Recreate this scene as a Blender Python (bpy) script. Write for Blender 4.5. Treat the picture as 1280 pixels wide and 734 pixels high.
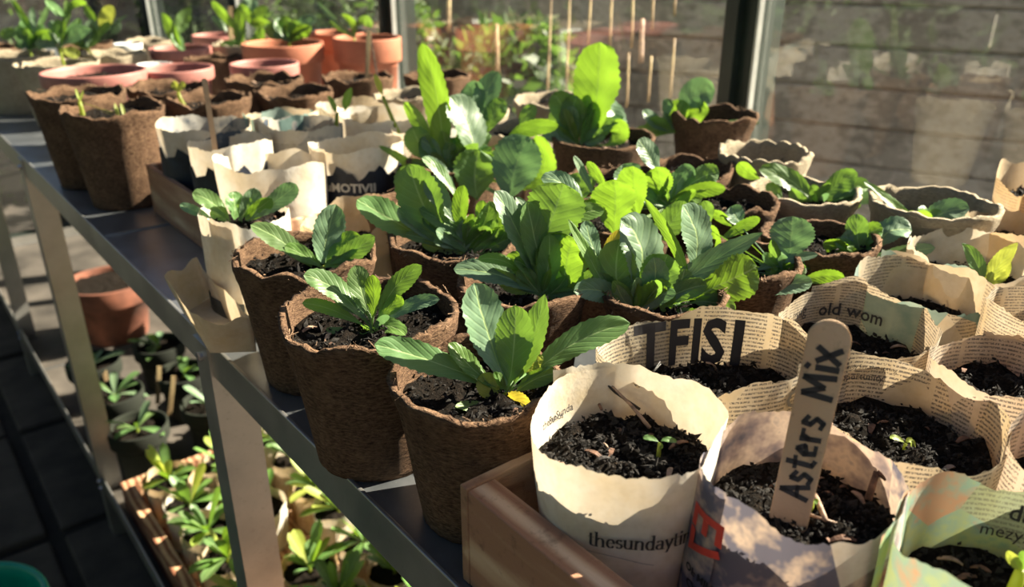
import bpy, bmesh, math, random
from mathutils import Vector, Matrix, noise
scene = bpy.context.scene
for o in list(bpy.data.objects): bpy.data.objects.remove(o)
PI = math.pi
V = Vector
# ------------------------------------------------------------------ camera
FPX = 1000.0
TH = math.atan(1000/2293.0)
AZ = math.radians(38.9)
S = 0.75                       # height of the bench top
CAM = V((0, 0, S+0.31))
HD = V((math.sin(AZ), math.cos(AZ), 0)); RT = V((math.cos(AZ), -math.sin(AZ), 0)); UPW = V((0, 0, 1))
FW = HD*math.cos(TH)-UPW*math.sin(TH)
UC = HD*math.sin(TH)+UPW*math.cos(TH)
cd = bpy.data.cameras.new('camera'); cam = bpy.data.objects.new('camera', cd)
scene.collection.objects.link(cam); scene.camera = cam
cd.sensor_width = 36; cd.lens = 36*FPX/1280; cd.clip_start = .02; cd.clip_end = 200
M3 = Matrix((RT, UC, -FW)).transposed()
cam.matrix_world = Matrix.Translation(CAM) @ M3.to_4x4()
cd.dof.use_dof = True; cd.dof.focus_distance = 0.47; cd.dof.aperture_fstop = 8.5
# ------------------------------------------------------------------ world, sun, exposure
world = bpy.data.worlds.new('world'); scene.world = world; world.use_nodes = True
wn = world.node_tree; bg = wn.nodes['Background']
sky = wn.nodes.new('ShaderNodeTexSky'); sky.sky_type = 'NISHITA'; sky.sun_disc = False
SUN_AZ = AZ+math.radians(70); SUN_EL = math.radians(35)
sky.sun_elevation = SUN_EL; sky.sun_rotation = SUN_AZ; sky.air_density = 1.0; sky.dust_density = 2.0
wn.links.new(sky.outputs[0], bg.inputs[0]); bg.inputs[1].default_value = 0.048
SUN = V((math.sin(SUN_AZ)*math.cos(SUN_EL), math.cos(SUN_AZ)*math.cos(SUN_EL), math.sin(SUN_EL)))
sd = bpy.data.lights.new('sun', 'SUN'); sun = bpy.data.objects.new('sun', sd); scene.collection.objects.link(sun)
sd.energy = 13; sd.color = (1, .88, .71); sd.angle = math.radians(.53)
sun.rotation_euler = (-SUN).to_track_quat('-Z', 'Y').to_euler(); sun.location = SUN*5
vs = scene.view_settings; vs.view_transform = 'Standard'; vs.look = 'None'; vs.gamma = 1; vs.use_curve_mapping = False
vs.exposure = 1.22
# ------------------------------------------------------------------ pixel helpers (photo frame 1280x734): a point of the photo on a plane of known height or depth
def ray(x, y): return FW*FPX+RT*(x-640)-UC*(y-367)
def at(x, y, z):
    d = ray(x, y); return CAM+d*((z-CAM.z)/d.z)
def atd(x, y, dep): return CAM+ray(x, y)*(dep/FPX)
def depth(p): return (p-CAM).dot(FW)
# ------------------------------------------------------------------ object helpers
C = scene.collection
def link(name, me, mat, parent=None, loc=None):
    o = bpy.data.objects.new(name, me); C.objects.link(o)
    if mat is not None and not me.materials:
        for m in (mat if isinstance(mat, (list, tuple)) else [mat]): me.materials.append(m)
    if loc is not None: o.location = loc
    if parent is not None: o.parent = parent
    return o
def mesh(name, verts, faces, smooth=False, uvs=None):
    me = bpy.data.meshes.new(name); me.from_pydata([tuple(v) for v in verts], [], faces)
    if smooth: me.polygons.foreach_set('use_smooth', [True]*len(me.polygons))
    if uvs is not None:
        l = me.uv_layers.new(name='UVMap')
        for i, lp in enumerate(me.loops): l.data[i].uv = uvs[lp.vertex_index]
    me.update(); return me
def tag(o, label, cat, group=None):
    o['label'] = label; o['category'] = cat
    if group: o['group'] = group
    return o
def thing(name, label, cat, loc=(0, 0, 0), group=None):
    o = bpy.data.objects.new(name, None); C.objects.link(o); o.location = loc; o.empty_display_size = .02
    return tag(o, label, cat, group)
def struct(o): o['kind'] = 'structure'; return o
def box(name, x0, x1, y0, y1, z0, z1, mat, parent=None, bev=.0, off=None):
    bm = bmesh.new(); bmesh.ops.create_cube(bm, size=1)
    off = V(off) if off is not None else V((0, 0, 0))
    for v in bm.verts:
        v.co = V((x0+(v.co.x+.5)*(x1-x0), y0+(v.co.y+.5)*(y1-y0), z0+(v.co.z+.5)*(z1-z0)))-off
    if bev: bmesh.ops.bevel(bm, geom=bm.edges[:], offset=bev, segments=2, affect='EDGES', profile=.5)
    me = bpy.data.meshes.new(name); bm.to_mesh(me); bm.free()
    return link(name, me, mat, parent)
def rod(p0, p1, r0, r1, n=8, wob=0, seg=1, seed=0):
    """verts, faces of a tapered rod"""
    p0, p1 = V(p0), V(p1); d = (p1-p0).normalized(); a = d.orthogonal().normalized(); b = d.cross(a)
    vs_, fs = [], []; rng = random.Random(seed)
    for j in range(seg+1):
        t = j/seg; c = p0.lerp(p1, t)+(a*rng.uniform(-wob, wob)+b*rng.uniform(-wob, wob) if 0 < j < seg else V((0, 0, 0)))
        r = r0+(r1-r0)*t
        for i in range(n):
            an = 2*PI*i/n; vs_.append(c+a*math.cos(an)*r+b*math.sin(an)*r)
    for j in range(seg):
        for i in range(n):
            k = (i+1) % n; fs.append((j*n+i, j*n+k, (j+1)*n+k, (j+1)*n+i))
    fs.append(tuple(range(n))[::-1]); fs.append(tuple(seg*n+i for i in range(n)))
    return vs_, fs
# ------------------------------------------------------------------ materials
class NT:
    def __init__(s, name):
        s.m = bpy.data.materials.new(name); s.m.use_nodes = True; s.t = s.m.node_tree; s.n = s.t.nodes
        s.p = s.n['Principled BSDF']; s.out = s.n['Material Output']
    def node(s, ty, ins=None, **kw):
        n = s.n.new(ty)
        for k, v in kw.items(): setattr(n, k, v)
        for k, v in (ins or {}).items(): s.set(n.inputs[k], v)
        return n
    def set(s, sock, v):
        if isinstance(v, bpy.types.NodeSocket): s.t.links.new(v, sock)
        elif isinstance(v, (tuple, list)) and sock.type == 'RGBA': sock.default_value = (v[0], v[1], v[2], 1)
        else: sock.default_value = v
    def math(s, op, a, b=0.0, c=None):
        n = s.node('ShaderNodeMath', operation=op); s.set(n.inputs[0], a); s.set(n.inputs[1], b)
        if c is not None: s.set(n.inputs[2], c)
        return n.outputs[0]
    def noise(s, vec, scale, detail=3, rough=.55, dist=0):
        n = s.node('ShaderNodeTexNoise', {'Scale': scale, 'Detail': detail, 'Roughness': rough, 'Distortion': dist})
        if vec is not None: s.set(n.inputs['Vector'], vec)
        return n.outputs[0]
    def ramp(s, fac, stops, interp='LINEAR'):
        n = s.node('ShaderNodeValToRGB'); s.set(n.inputs[0], fac); cr = n.color_ramp; cr.interpolation = interp
        while len(cr.elements) < len(stops): cr.elements.new(.5)
        for e, (p, c) in zip(cr.elements, stops):
            e.position = p; e.color = (c[0], c[1], c[2], 1) if isinstance(c, (tuple, list)) else (c, c, c, 1)
        return n.outputs[0]
    def mix(s, fac, a, b, mode='MIX'):
        n = s.node('ShaderNodeMix', data_type='RGBA', blend_type=mode); s.set(n.inputs[0], fac); s.set(n.inputs[6], a); s.set(n.inputs[7], b)
        return n.outputs[2]
    def coord(s, which='Object'): return s.node('ShaderNodeTexCoord').outputs[which]
    def mapping(s, vec, scale=(1, 1, 1), rot=(0, 0, 0), loc=(0, 0, 0)):
        n = s.node('ShaderNodeMapping'); s.set(n.inputs[0], vec); n.inputs['Scale'].default_value = scale; n.inputs['Rotation'].default_value = rot; n.inputs['Location'].default_value = loc
        return n.outputs[0]
    def bump(s, h, st=.3, dist=.002):
        n = s.node('ShaderNodeBump', {'Strength': st, 'Distance': dist, 'Height': h}); s.set(s.p.inputs['Normal'], n.outputs[0]); return n.outputs[0]
    def base(s, c, rough=.6, metal=0, spec=.5):
        s.set(s.p.inputs['Base Color'], c); s.set(s.p.inputs['Roughness'], rough); s.set(s.p.inputs['Metallic'], metal); s.set(s.p.inputs['Specular IOR Level'], spec)

def m_simple(name, c, rough=.6, metal=0, var=.15, scale=20, bump=.1):
    k = NT(name); v = k.coord(); n = k.noise(v, scale, 4)
    c2 = tuple(x*(1-var*2) for x in c); c1 = tuple(min(1, x*(1+var)) for x in c)
    k.base(k.ramp(n, [(.3, c2), (.7, c1)]), rough, metal); k.bump(n, bump); return k.m
def m_leaf(name, top, trans, amt=.45, rough=.42, vein=(.45, .6, .25), spec=.5):
    k = NT(name); uv = k.node('ShaderNodeUVMap').outputs[0]; sp = k.node('ShaderNodeSeparateXYZ', {0: uv})
    ax = k.math('ABSOLUTE', k.math('SUBTRACT', sp.outputs[0], .5))           # 0 midrib .. .5 edge
    side = k.math('SUBTRACT', k.math('MULTIPLY', sp.outputs[1], 9.0), k.math('MULTIPLY', ax, 5.0))
    sv = k.math('ABSOLUTE', k.math('SUBTRACT', k.math('FRACT', side), .5))
    svm = k.math('MULTIPLY', k.math('LESS_THAN', sv, .055), k.math('LESS_THAN', ax, .40))
    mid = k.math('LESS_THAN', ax, .022)
    veins = k.math('MAXIMUM', k.math('MULTIPLY', svm, .16), k.math('MULTIPLY', mid, .75))
    ob = k.coord(); n1 = k.noise(ob, 60, 3); n2 = k.noise(ob, 400, 2)
    rnd = k.node('ShaderNodeObjectInfo').outputs['Random']
    base = k.mix(n1, tuple(x*.72 for x in top), tuple(x*1.25 for x in top))
    hs = k.node('ShaderNodeHueSaturation', {'Color': base}); k.set(hs.inputs['Hue'], k.math('ADD', k.math('MULTIPLY', rnd, .03), .485)); k.set(hs.inputs['Value'], k.math('ADD', k.math('MULTIPLY', rnd, .35), .85))
    base = k.mix(veins, hs.outputs[0], vein)
    k.base(base, rough, 0, spec)
    q = k.math('MULTIPLY', k.math('MINIMUM', sv, .25), 3.0)
    h = k.math('ADD', k.math('ADD', q, k.math('MULTIPLY', k.math('MINIMUM', ax, .06), 14.0)), k.math('MULTIPLY', n2, .4))
    nb = k.bump(h, .22, .0008)
    tr = k.node('ShaderNodeBsdfTranslucent', {'Color': k.mix(k.math('MULTIPLY', veins, .6), k.mix(n1, tuple(x*.85 for x in trans), trans), tuple(x*.55 for x in trans)), 'Normal': nb})
    mx = k.node('ShaderNodeMixShader', {0: amt}); k.t.links.new(k.p.outputs[0], mx.inputs[1]); k.t.links.new(tr.outputs[0], mx.inputs[2])
    k.t.links.new(mx.outputs[0], k.out.inputs[0]); return k.m
LEAF = {
 'g': m_leaf('leaf_green', (.125, .225, .075), (.26, .46, .05), .36),
 'y': m_leaf('leaf_yellow_green', (.32, .38, .07), (.55, .60, .08), .45),
 't': m_leaf('leaf_blue_green', (.15, .235, .135), (.20, .38, .12), .28, .40),
 'l': m_leaf('leaf_lime', (.14, .26, .06), (.28, .48, .03), .42),
 'o': m_leaf('leaf_gold', (.5, .38, .05), (.7, .55, .05), .45),
}
def m_paper(name, col=(.66, .60, .50), ink=.5, seed=0, pitch=.0026, pic=None, picamt=.0, rot=0.0, inkcol=(.09, .08, .08), blur=.55, trans=.29, cut=.52):
    """aged newsprint: yellowed sheet, rows of printed text, soft printed pictures, damp stains"""
    k = NT(name); uv = k.node('ShaderNodeUVMap').outputs[0]
    uv = k.mapping(uv, rot=(0, 0, rot), loc=(seed*.37, seed*.11, 0)); sp = k.node('ShaderNodeSeparateXYZ', {0: uv})
    ob = k.mapping(k.coord(), loc=(seed*3.1, seed*1.7, seed))
    row = k.math('DIVIDE', sp.outputs[1], pitch); fr = k.math('FRACT', row); fl = k.math('FLOOR', row)
    cv = k.node('ShaderNodeCombineXYZ'); k.set(cv.inputs[0], k.math('MULTIPLY', sp.outputs[0], 1500.0)); k.set(cv.inputs[1], k.math('MULTIPLY', fl, 7.31)); k.set(cv.inputs[2], k.math('MULTIPLY', fr, 1.6))
    ch = k.noise(cv.outputs[0], 1.0, 2, .6)
    glyph = k.math('MULTIPLY', k.math('GREATER_THAN', ch, .47), k.math('MULTIPLY', k.math('GREATER_THAN', fr, .28), k.math('LESS_THAN', fr, .78)))
    col_gap = k.math('GREATER_THAN', k.math('FRACT', k.math('DIVIDE', sp.outputs[0], .046)), .07)
    area = k.math('GREATER_THAN', k.noise(k.mapping(uv, scale=(1, 1, 1)), 13, 1), cut)
    txt = k.math('MULTIPLY', k.math('MULTIPLY', k.math('MULTIPLY', glyph, col_gap), area), ink)
    stain = k.noise(ob, 22, 5, .65); fine = k.noise(ob, 190, 4)
    c = k.mix(k.ramp(stain, [(.38, 0.), (.68, 1.)]), col, (col[0]*.88, col[1]*.78, col[2]*.60))
    c = k.mix(k.math('MULTIPLY', k.ramp(fine, [(.45, 0.), (.75, 1.)]), .25), c, (col[0]*.55, col[1]*.48, col[2]*.38))
    if pic:
        pn = k.node('ShaderNodeTexVoronoi', {'Vector': k.mapping(uv, scale=(1, .7, 1)), 'Scale': 19.0}); pr = k.node('ShaderNodeSeparateColor', {0: pn.outputs['Color']})
        pc = k.ramp(k.math('ADD', k.math('MULTIPLY', k.noise(uv, 60, 3, .6), .8), k.math('MULTIPLY', pr.outputs[0], .35)), [(.30+.4*i/max(1, len(pic)-1), q) for i, q in enumerate(pic)])
        pm = k.math('LESS_THAN', pr.outputs[1], picamt)
        c = k.mix(pm, c, pc); txt = k.math('MULTIPLY', txt, k.math('SUBTRACT', 1.0, pm))
    c = k.mix(txt, c, inkcol)
    k.base(c, .8, 0, .25)
    k.bump(k.math('ADD', k.noise(ob, 45, 4), k.math('MULTIPLY', fine, .25)), .5, .002)
    tr = k.node('ShaderNodeBsdfTranslucent', {'Color': k.mix(.45, c, (1.0, .80, .56), 'MULTIPLY')})
    mx = k.node('ShaderNodeMixShader', {0: trans}); k.t.links.new(k.p.outputs[0], mx.inputs[1]); k.t.links.new(tr.outputs[0], mx.inputs[2])
    k.t.links.new(mx.outputs[0], k.out.inputs[0]); return k.m
PAP = {
 'plain': m_paper('newsprint_plain', (.74, .70, .63), 0, 1, pic=[(.64, .60, .54), (.5, .3, .15), (.42, .22, .1)], picamt=.0),
 'text': m_paper('newsprint_text', (.62, .55, .44), .85, 2, cut=.36),
 'text2': m_paper('newsprint_text_small', (.60, .52, .41), .8, 5, pitch=.0021, cut=.32),
 'grey': m_paper('newsprint_photo', (.68, .64, .60), .7, 3, pic=[(.10, .10, .14), (.30, .24, .24), (.62, .5, .42), (.16, .16, .22)], picamt=.75),
 'green': m_paper('newsprint_green', (.42, .50, .36), .5, 4, pic=[(.20, .36, .26), (.42, .5, .24), (.30, .44, .36), (.55, .34, .22)], picamt=.92),
 'teal': m_paper('newsprint_teal', (.64, .55, .43), .7, 7, pic=[(.14, .22, .20), (.20, .30, .27), (.30, .38, .33)], picamt=.32),
 'pink': m_paper('newsprint_pink', (.64, .54, .45), .8, 9, pic=[(.5, .14, .16), (.62, .36, .34), (.58, .48, .40)], picamt=.35),
 'dark': m_paper('newsprint_dark', (.56, .52, .46), .5, 11, pic=[(.04, .05, .07), (.08, .1, .13), (.40, .38, .34)], picamt=.45),
 'cream': m_paper('newsprint_cream', (.60, .54, .44), 0, 15),
 'brown': m_paper('newsprint_brown', (.62, .50, .36), .4, 13, cut=.55),
}
def m_peat(name, a, b, c):
    k = NT(name); v = k.coord(); n = k.noise(v, 34, 6, .7); f = k.noise(k.mapping(v, scale=(1, 1, 3)), 260, 4, .7); g = k.noise(v, 9, 2)
    col = k.ramp(n, [(.3, a), (.52, b), (.74, c)]); col = k.mix(k.ramp(f, [(.35, .0), (.75, .7)]), col, tuple(min(1, x*1.5) for x in c)); col = k.mix(k.ramp(g, [(.4, 0.), (.7, .5)]), col, a)
    k.base(col, .95, 0, .15); k.bump(k.math('ADD', n, f), .9, .003); return k.m
PEAT = m_peat('peat_fibre', (.026, .014, .009), (.068, .036, .022), (.24, .145, .085))
PEATP = m_peat('peat_fibre_pale', (.20, .16, .11), (.34, .28, .20), (.46, .38, .27))
k = NT('potting_compost'); v = k.coord(); n = k.noise(v, 320, 5, .75)
k.base(k.ramp(n, [(.40, (.006, .005, .004)), (.62, (.022, .016, .012)), (.74, (.08, .05, .03))]), .95, 0, .1); k.bump(n, 1., .004); SOIL = k.m
CRUMB = m_simple('compost_crumb', (.010, .007, .005), .95, 0, .4, 300, .6)
BARK = m_simple('bark', (.15, .075, .045), .8, 0, .4, 220, .6)
BARKD = m_simple('bark_dark', (.018, .014, .012), .6, 0, .4, 200, .6)
STRAW = m_simple('straw', (.34, .22, .15), .6, 0, .3, 200, .3)
FIBRE = m_simple('peat_strand', (.26, .155, .09), .9, 0, .4, 300, .3)
def m_wood(name, a, b, c, axis=(1, 12, 12), sc=9, rough=.7):
    k = NT(name); v = k.coord(); mp = k.mapping(v, scale=axis)
    n0 = k.noise(mp, sc, 4, .6, .6); w = k.node('ShaderNodeTexWave', {'Vector': mp, 'Scale': sc*.33, 'Distortion': 5.0, 'Detail': 3.0, 'Detail Scale': 1.4}).outputs[1]
    f = k.noise(k.mapping(v, scale=tuple(x*4 for x in axis)), 40, 3)
    d = k.noise(v, 70, 5, .7)
    col = k.ramp(k.math('ADD', k.math('MULTIPLY', w, .55), k.math('MULTIPLY', n0, .45)), [(.25, a), (.5, b), (.78, c)])
    col = k.mix(k.ramp(d, [(.56, 0.), (.72, .65)]), col, tuple(x*.25 for x in a)); k.base(col, rough, 0, .3)
    k.bump(k.math('ADD', k.math('MULTIPLY', w, .5), f), .4, .0015); return k.m
BOXW = m_wood('box_pine', (.34, .17, .10), (.50, .31, .19), (.66, .47, .32), (8, 1, 8), 8)
BOXW2 = m_wood('box_pine_across', (.32, .17, .10), (.48, .30, .18), (.62, .44, .29), (1, 8, 8), 10)
BOXRED = m_wood('box_end_grain', (.20, .075, .04), (.42, .22, .12), (.58, .38, .22), (5, 1, 5), 16)
STICKW = m_wood('stick_birch', (.50, .33, .20), (.58, .40, .26), (.64, .46, .31), (2, 2, 2), 6, .6)
CANE = m_wood('bamboo_cane', (.22, .15, .08), (.34, .24, .13), (.42, .32, .17), (4, 4, 1), 9, .5)
# galvanised metal
k = NT('galvanised_metal'); v = k.coord(); n = k.noise(v, 26, 4, .6); d = k.noise(v, 420, 2, .5)
k.base(k.mix(k.ramp(d, [(.66, 0.), (.72, .5)]), k.ramp(n, [(.3, (.26, .28, .30)), (.7, (.36, .375, .39))]), (.5, .48, .44)), k.ramp(n, [(.2, .28), (.8, .45)]), .85); k.bump(k.math('ADD', n, k.math('MULTIPLY', d, .15)), .12, .002); TRAY = k.m
k = NT('aluminium_section'); v = k.coord(); n = k.noise(v, 14, 4, .6); d = k.noise(v, 300, 3, .6)
k.base(k.mix(k.ramp(d, [(.6, 0.), (.75, .35)]), k.ramp(n, [(.3, (.36, .35, .33)), (.7, (.50, .48, .45))]), (.2, .18, .15)), k.ramp(n, [(.2, .30), (.8, .48)]), .8); k.bump(n, .12, .002); ALU = k.m
TRAY_SHADED = m_simple('shaded_lower_tray', (.085, .072, .060), .7, .1, .35, 8, .3)  # darker tray copy: shade of the lower tier put into the colour
TERRA_SHADED = m_simple('shaded_terracotta', (.20, .070, .040), .85, 0, .35, 14, .3)  # darker terracotta copy, under-bench shade carried in its base colour
BOLT = m_simple('bolt_steel', (.6, .6, .62), .25, .9)
FRAME = m_simple('frame_dark_green', (.018, .028, .022), .45, 0, .2, 12, .05)
GASKET = m_simple('frame_gasket', (.55, .56, .52), .4, .3)
TERRA = m_simple('terracotta', (.46, .155, .080), .75, 0, .14, 22, .15)
TERRAP = m_simple('pink_plastic', (.42, .16, .13), .55, 0, .2, 22, .1)
TEAL = m_simple('green_plastic', (.0, .27, .17), .3, 0, .1, 12, .05)
WHITEP = m_simple('white_plastic', (.75, .74, .70), .5, 0, .06, 12, .05)
INK = m_simple('black_ink', (.025, .022, .025), .7, 0, .1, 80, 0)
INKR = m_simple('red_ink', (.55, .055, .04), .7, 0, .15, 60, 0)
INKG = m_simple('grey_ink', (.16, .16, .17), .7, 0, .1, 80, 0)
INKW = m_simple('white_ink', (.6, .58, .52), .7, 0, .1, 80, 0)
# glass: a clear, slightly dusty pane
k = NT('greenhouse_glass'); v = k.coord(); bf = k.node('ShaderNodeNewGeometry').outputs['Backfacing']; fre = k.node('ShaderNodeFresnel', {'IOR': k.math('ADD', 1.52, k.math('MULTIPLY', bf, 1/1.52-1.52))}).outputs[0]
tr = k.node('ShaderNodeBsdfTransparent', {'Color': (.93, .95, .94)}); gl = k.node('ShaderNodeBsdfGlossy', {'Roughness': .012, 'Color': (1, 1, 1)})
dd = k.node('ShaderNodeBsdfDiffuse', {'Color': (.60, .56, .50)})
m1 = k.node('ShaderNodeMixShader', {0: k.math('MINIMUM', k.math('MULTIPLY', fre, 1.25), 1.0)}); k.t.links.new(tr.outputs[0], m1.inputs[1]); k.t.links.new(gl.outputs[0], m1.inputs[2])
dust = k.math('ADD', k.math('MULTIPLY', k.ramp(k.noise(v, 3.5, 5, .6), [(.3, 0.), (.8, 1.)]), .05), k.math('ADD', .04, k.math('MULTIPLY', k.ramp(k.noise(v, 180, 2), [(.71, 0.), (.75, 1.)]), .2)))
m2 = k.node('ShaderNodeMixShader', {0: k.math('MULTIPLY', dust, k.math('SUBTRACT', 1.0, bf))}); k.t.links.new(m1.outputs[0], m2.inputs[1]); k.t.links.new(dd.outputs[0], m2.inputs[2]); k.t.links.new(m2.outputs[0], k.out.inputs[0]); GLASS = k.m
FENCE = m_wood('weathered_plank', (.25, .21, .18), (.36, .31, .27), (.45, .395, .35), (1, 9, 14), 5, .85)
k = NT('garden_soil'); v = k.coord(); n = k.noise(v, 6, 6, .7); k.base(k.ramp(n, [(.35, (.03, .025, .018)), (.55, (.07, .055, .035)), (.7, (.05, .075, .025))]), .95); k.bump(n, .8, .03); GROUND = k.m
SLAB = m_simple('paving_slab_dark', (.050, .040, .032), .85, 0, .35, 9, .5)
JOINT = m_simple('paving_joint', (.012, .010, .008), .95, 0, .3, 20, .5)
HEDGE = m_leaf('hedge_leaf', (.035, .075, .02), (.16, .30, .04), .35, .5)
HEDGE2 = m_leaf('hedge_leaf_light', (.08, .15, .03), (.35, .55, .07), .4, .5)
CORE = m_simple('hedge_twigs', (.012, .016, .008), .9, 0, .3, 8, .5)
# ------------------------------------------------------------------ the setting
floor = struct(box('floor', -2.2, 1.0, -1.2, 4.2, -.06, -.012, JOINT))
rng = random.Random(4)
for i in range(7):
    for j in range(12):
        x0 = -2.15+i*.45; y0 = -1.15+j*.45
        if x0+.43 > .99: continue
        a = box('paving_slab', x0, x0+.425, y0, y0+.425, -.03, rng.uniform(-.004, .003), SLAB, floor, .006)
gr = struct(box('ground', -30, 30, -20, 40, -.2, -.07, GROUND)); gr.name = 'ground'
GX = .95
posts = [-.25, .655, 1.575, 2.46, 3.36]
for i, y in enumerate(posts):
    p = struct(box('trim_%d' % (i+1), GX-.012, GX+.05, y, y+.052, -.05, 2.0, FRAME, None, .003))
    box('gasket', GX-.013, GX-.003, y-.004, y-.0005, -.02, 2.0, GASKET, p); box('gasket', GX-.026, GX-.012, y+.02, y+.032, -.02, 2.0, FRAME, p)
    if i < 4: struct(box('window_%d' % (i+1), GX+.004, GX+.005, y+.052, posts[i+1], .0, 1.95, GLASS))
struct(box('trim_6', GX-.01, GX+.05, -.25, 3.4, -.06, .03, FRAME)); struct(box('trim_7', GX-.01, GX+.05, -.25, 3.4, 1.95, 2.0, FRAME))
# far gable of the greenhouse
struct(box('trim_8', -2.2, GX, 3.40, 3.45, -.06, .05, FRAME)); struct(box('window_5', -2.2, GX, 3.42, 3.421, .05, 1.95, GLASS))
for i, x in enumerate((-1.4, -.6, .2)): struct(box('trim_%d' % (9+i), x, x+.05, 3.40, 3.45, 0, 2.0, FRAME))
# fence behind the glass
fd = (HD*math.cos(math.radians(61))-RT*math.sin(math.radians(61))).normalized()     # runs away to the left
fo = at(1100, 250, .07); fo = atd(1100, 150, 3.15); fo.z = 0
fn = V((-fd.y, fd.x, 0));
if fn.dot(HD) > 0: fn = -fn
fence = thing('garden_fence', 'weathered grey-brown fence of wide horizontal planks beyond the greenhouse glass', 'fence', fo)
F0, F1, PH = -1.9, 6.5, .152
rng = random.Random(8)
def fbox(name, a0, a1, t0, t1, z0, z1, m, bev=.004, lap=0.):
    vs_ = []; b = [(a0, t0), (a1, t0), (a1, t1), (a0, t1)]
    for z in (z0, z1):
        for a, t in b: vs_.append(fd*a+fn*(t+(lap if (z == z0 and t == t1) else 0))+V((0, 0, z)))
    bm = bmesh.new(); q = [bm.verts.new(p) for p in vs_]
    for f in ((3, 2, 1, 0), (4, 5, 6, 7), (0, 1, 5, 4), (1, 2, 6, 5), (2, 3, 7, 6), (3, 0, 4, 7)): bm.faces.new([q[i] for i in f])
    bmesh.ops.recalc_face_normals(bm, faces=bm.faces[:]); bmesh.ops.bevel(bm, geom=bm.edges[:], offset=bev, segments=1, affect='EDGES')
    me = bpy.data.meshes.new(name); bm.to_mesh(me); bm.free(); return link(name, me, m, fence)
zc = -.06; row = 0
while zc < .86:
    cuts = [F0]; x = F0+rng.uniform(.6, 2.)
    while x < F1-.4: cuts.append(x); x += rng.uniform(1.7, 2.4)
    cuts.append(F1)
    for a, b in zip(cuts, cuts[1:]):
        t = rng.uniform(-.006, .006); fbox('plank', a+.003, b-.003, t-.012, t+.024, zc+.007, zc+PH-.006, FENCE, .003)
    fbox('seam_blocker', F0, F1, -.034, -.014, zc+PH-.02, zc+PH+.022, FENCE, .002)  # strip added behind each seam to keep sunlit ground from showing through
    zc += PH; row += 1
for a in (F0+.05, -.2, 1.9, 4.0, 6.3): fbox('post', a, a+.08, -.09, -.01, -.07, zc+.04, FENCE)
# bushes: a dark core and many leaves
def bush(label, c, rx, ry, h, n, mat, seed, size=.06, name='bush', group=None):
    rng = random.Random(seed); t = thing(name, label, 'bush', (c[0], c[1], -.07), group)
    vs_, fs, uv = [], [], []
    for i in range(n):
        th = rng.uniform(0, 2*PI); z = rng.random(); rr = math.sqrt(max(0, 1-(z*.96)**3))*rng.uniform(.82, 1.05)
        p = V((rx*rr*math.cos(th), ry*rr*math.sin(th), .02+h*z))
        d = V((rng.gauss(0, 1), rng.gauss(0, 1), rng.gauss(.3, .8))).normalized(); s = d.orthogonal().normalized(); s.rotate(Matrix.Rotation(rng.uniform(0, 6.28), 3, d)); L = size*rng.uniform(.6, 1.4); b = len(vs_)
        vs_ += [p, p+d*L*.5+s*L*.22, p+d*L, p+d*L*.5-s*L*.22]; uv += [(.5, 0), (1, .5), (.5, 1), (0, .5)]; fs.append((b, b+1, b+2, b+3))
    o = link('foliage', mesh('foliage', vs_, fs, False, uv), mat, t); o['kind'] = 'stuff'
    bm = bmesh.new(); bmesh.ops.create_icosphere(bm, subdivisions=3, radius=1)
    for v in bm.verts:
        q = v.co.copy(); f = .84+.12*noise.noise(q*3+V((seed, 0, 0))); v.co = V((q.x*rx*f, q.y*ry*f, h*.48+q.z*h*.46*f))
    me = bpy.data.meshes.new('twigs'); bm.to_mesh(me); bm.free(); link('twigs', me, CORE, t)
    return t
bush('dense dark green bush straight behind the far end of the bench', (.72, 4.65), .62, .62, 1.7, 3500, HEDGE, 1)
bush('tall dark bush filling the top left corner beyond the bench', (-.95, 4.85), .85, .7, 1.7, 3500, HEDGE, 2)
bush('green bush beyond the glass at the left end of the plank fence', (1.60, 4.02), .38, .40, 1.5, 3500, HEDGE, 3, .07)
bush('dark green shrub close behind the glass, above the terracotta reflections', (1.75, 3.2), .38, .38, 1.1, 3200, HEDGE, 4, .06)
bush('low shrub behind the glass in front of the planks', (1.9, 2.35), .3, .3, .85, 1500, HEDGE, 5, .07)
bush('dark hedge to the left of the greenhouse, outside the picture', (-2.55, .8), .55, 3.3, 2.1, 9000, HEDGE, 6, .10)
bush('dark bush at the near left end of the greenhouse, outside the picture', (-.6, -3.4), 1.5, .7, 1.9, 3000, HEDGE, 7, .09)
# ------------------------------------------------------------------ the staging bench
bench = thing('staging_bench', 'two-tier aluminium greenhouse bench carrying all the pots', 'bench', (.18, .5, 0))
bo = V((.18, .5, 0))
def bbox(name, x0, x1, y0, y1, z0, z1, m, bev=.0008): return box(name, x0, x1, y0, y1, z0, z1, m, bench, bev, bo)
EX, EXB = .180, .90
Y0, Y1 = -.16, 3.1
joints = [-.16, .98, 2.06, 3.1]
for zt, nm in ((S, 'tray'), (.105, 'lower_tray')):
    for a, b in zip(joints, joints[1:]):
        t = bbox(nm, EX+.003, EXB, a+.001, b-.001, zt-.004, zt, TRAY if zt == S else TRAY_SHADED, 0)
        bx = box('tray_lip', EX+.004, EXB, b-.004, b-.001, zt, zt+.0022, TRAY, t, 0, bo)
def angle(name, xa, xb, ya, yb, z0, z1, side):      # L section along Y
    a = bbox(name, xa, xa+.0025, ya, yb, z0, z1, ALU, .0006); return a
for z in (S, .135):
    r = bbox('front_rail', EX, EX+.003, Y0, Y1, z-.034, z+.0015, ALU)
    bbox('back_rail', EXB, EXB+.003, Y0, Y1, z-.034, z+.0015, ALU); bbox('end_rail', EX, EXB, Y1, Y1+.003, z-.034, z+.001, ALU)
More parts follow.
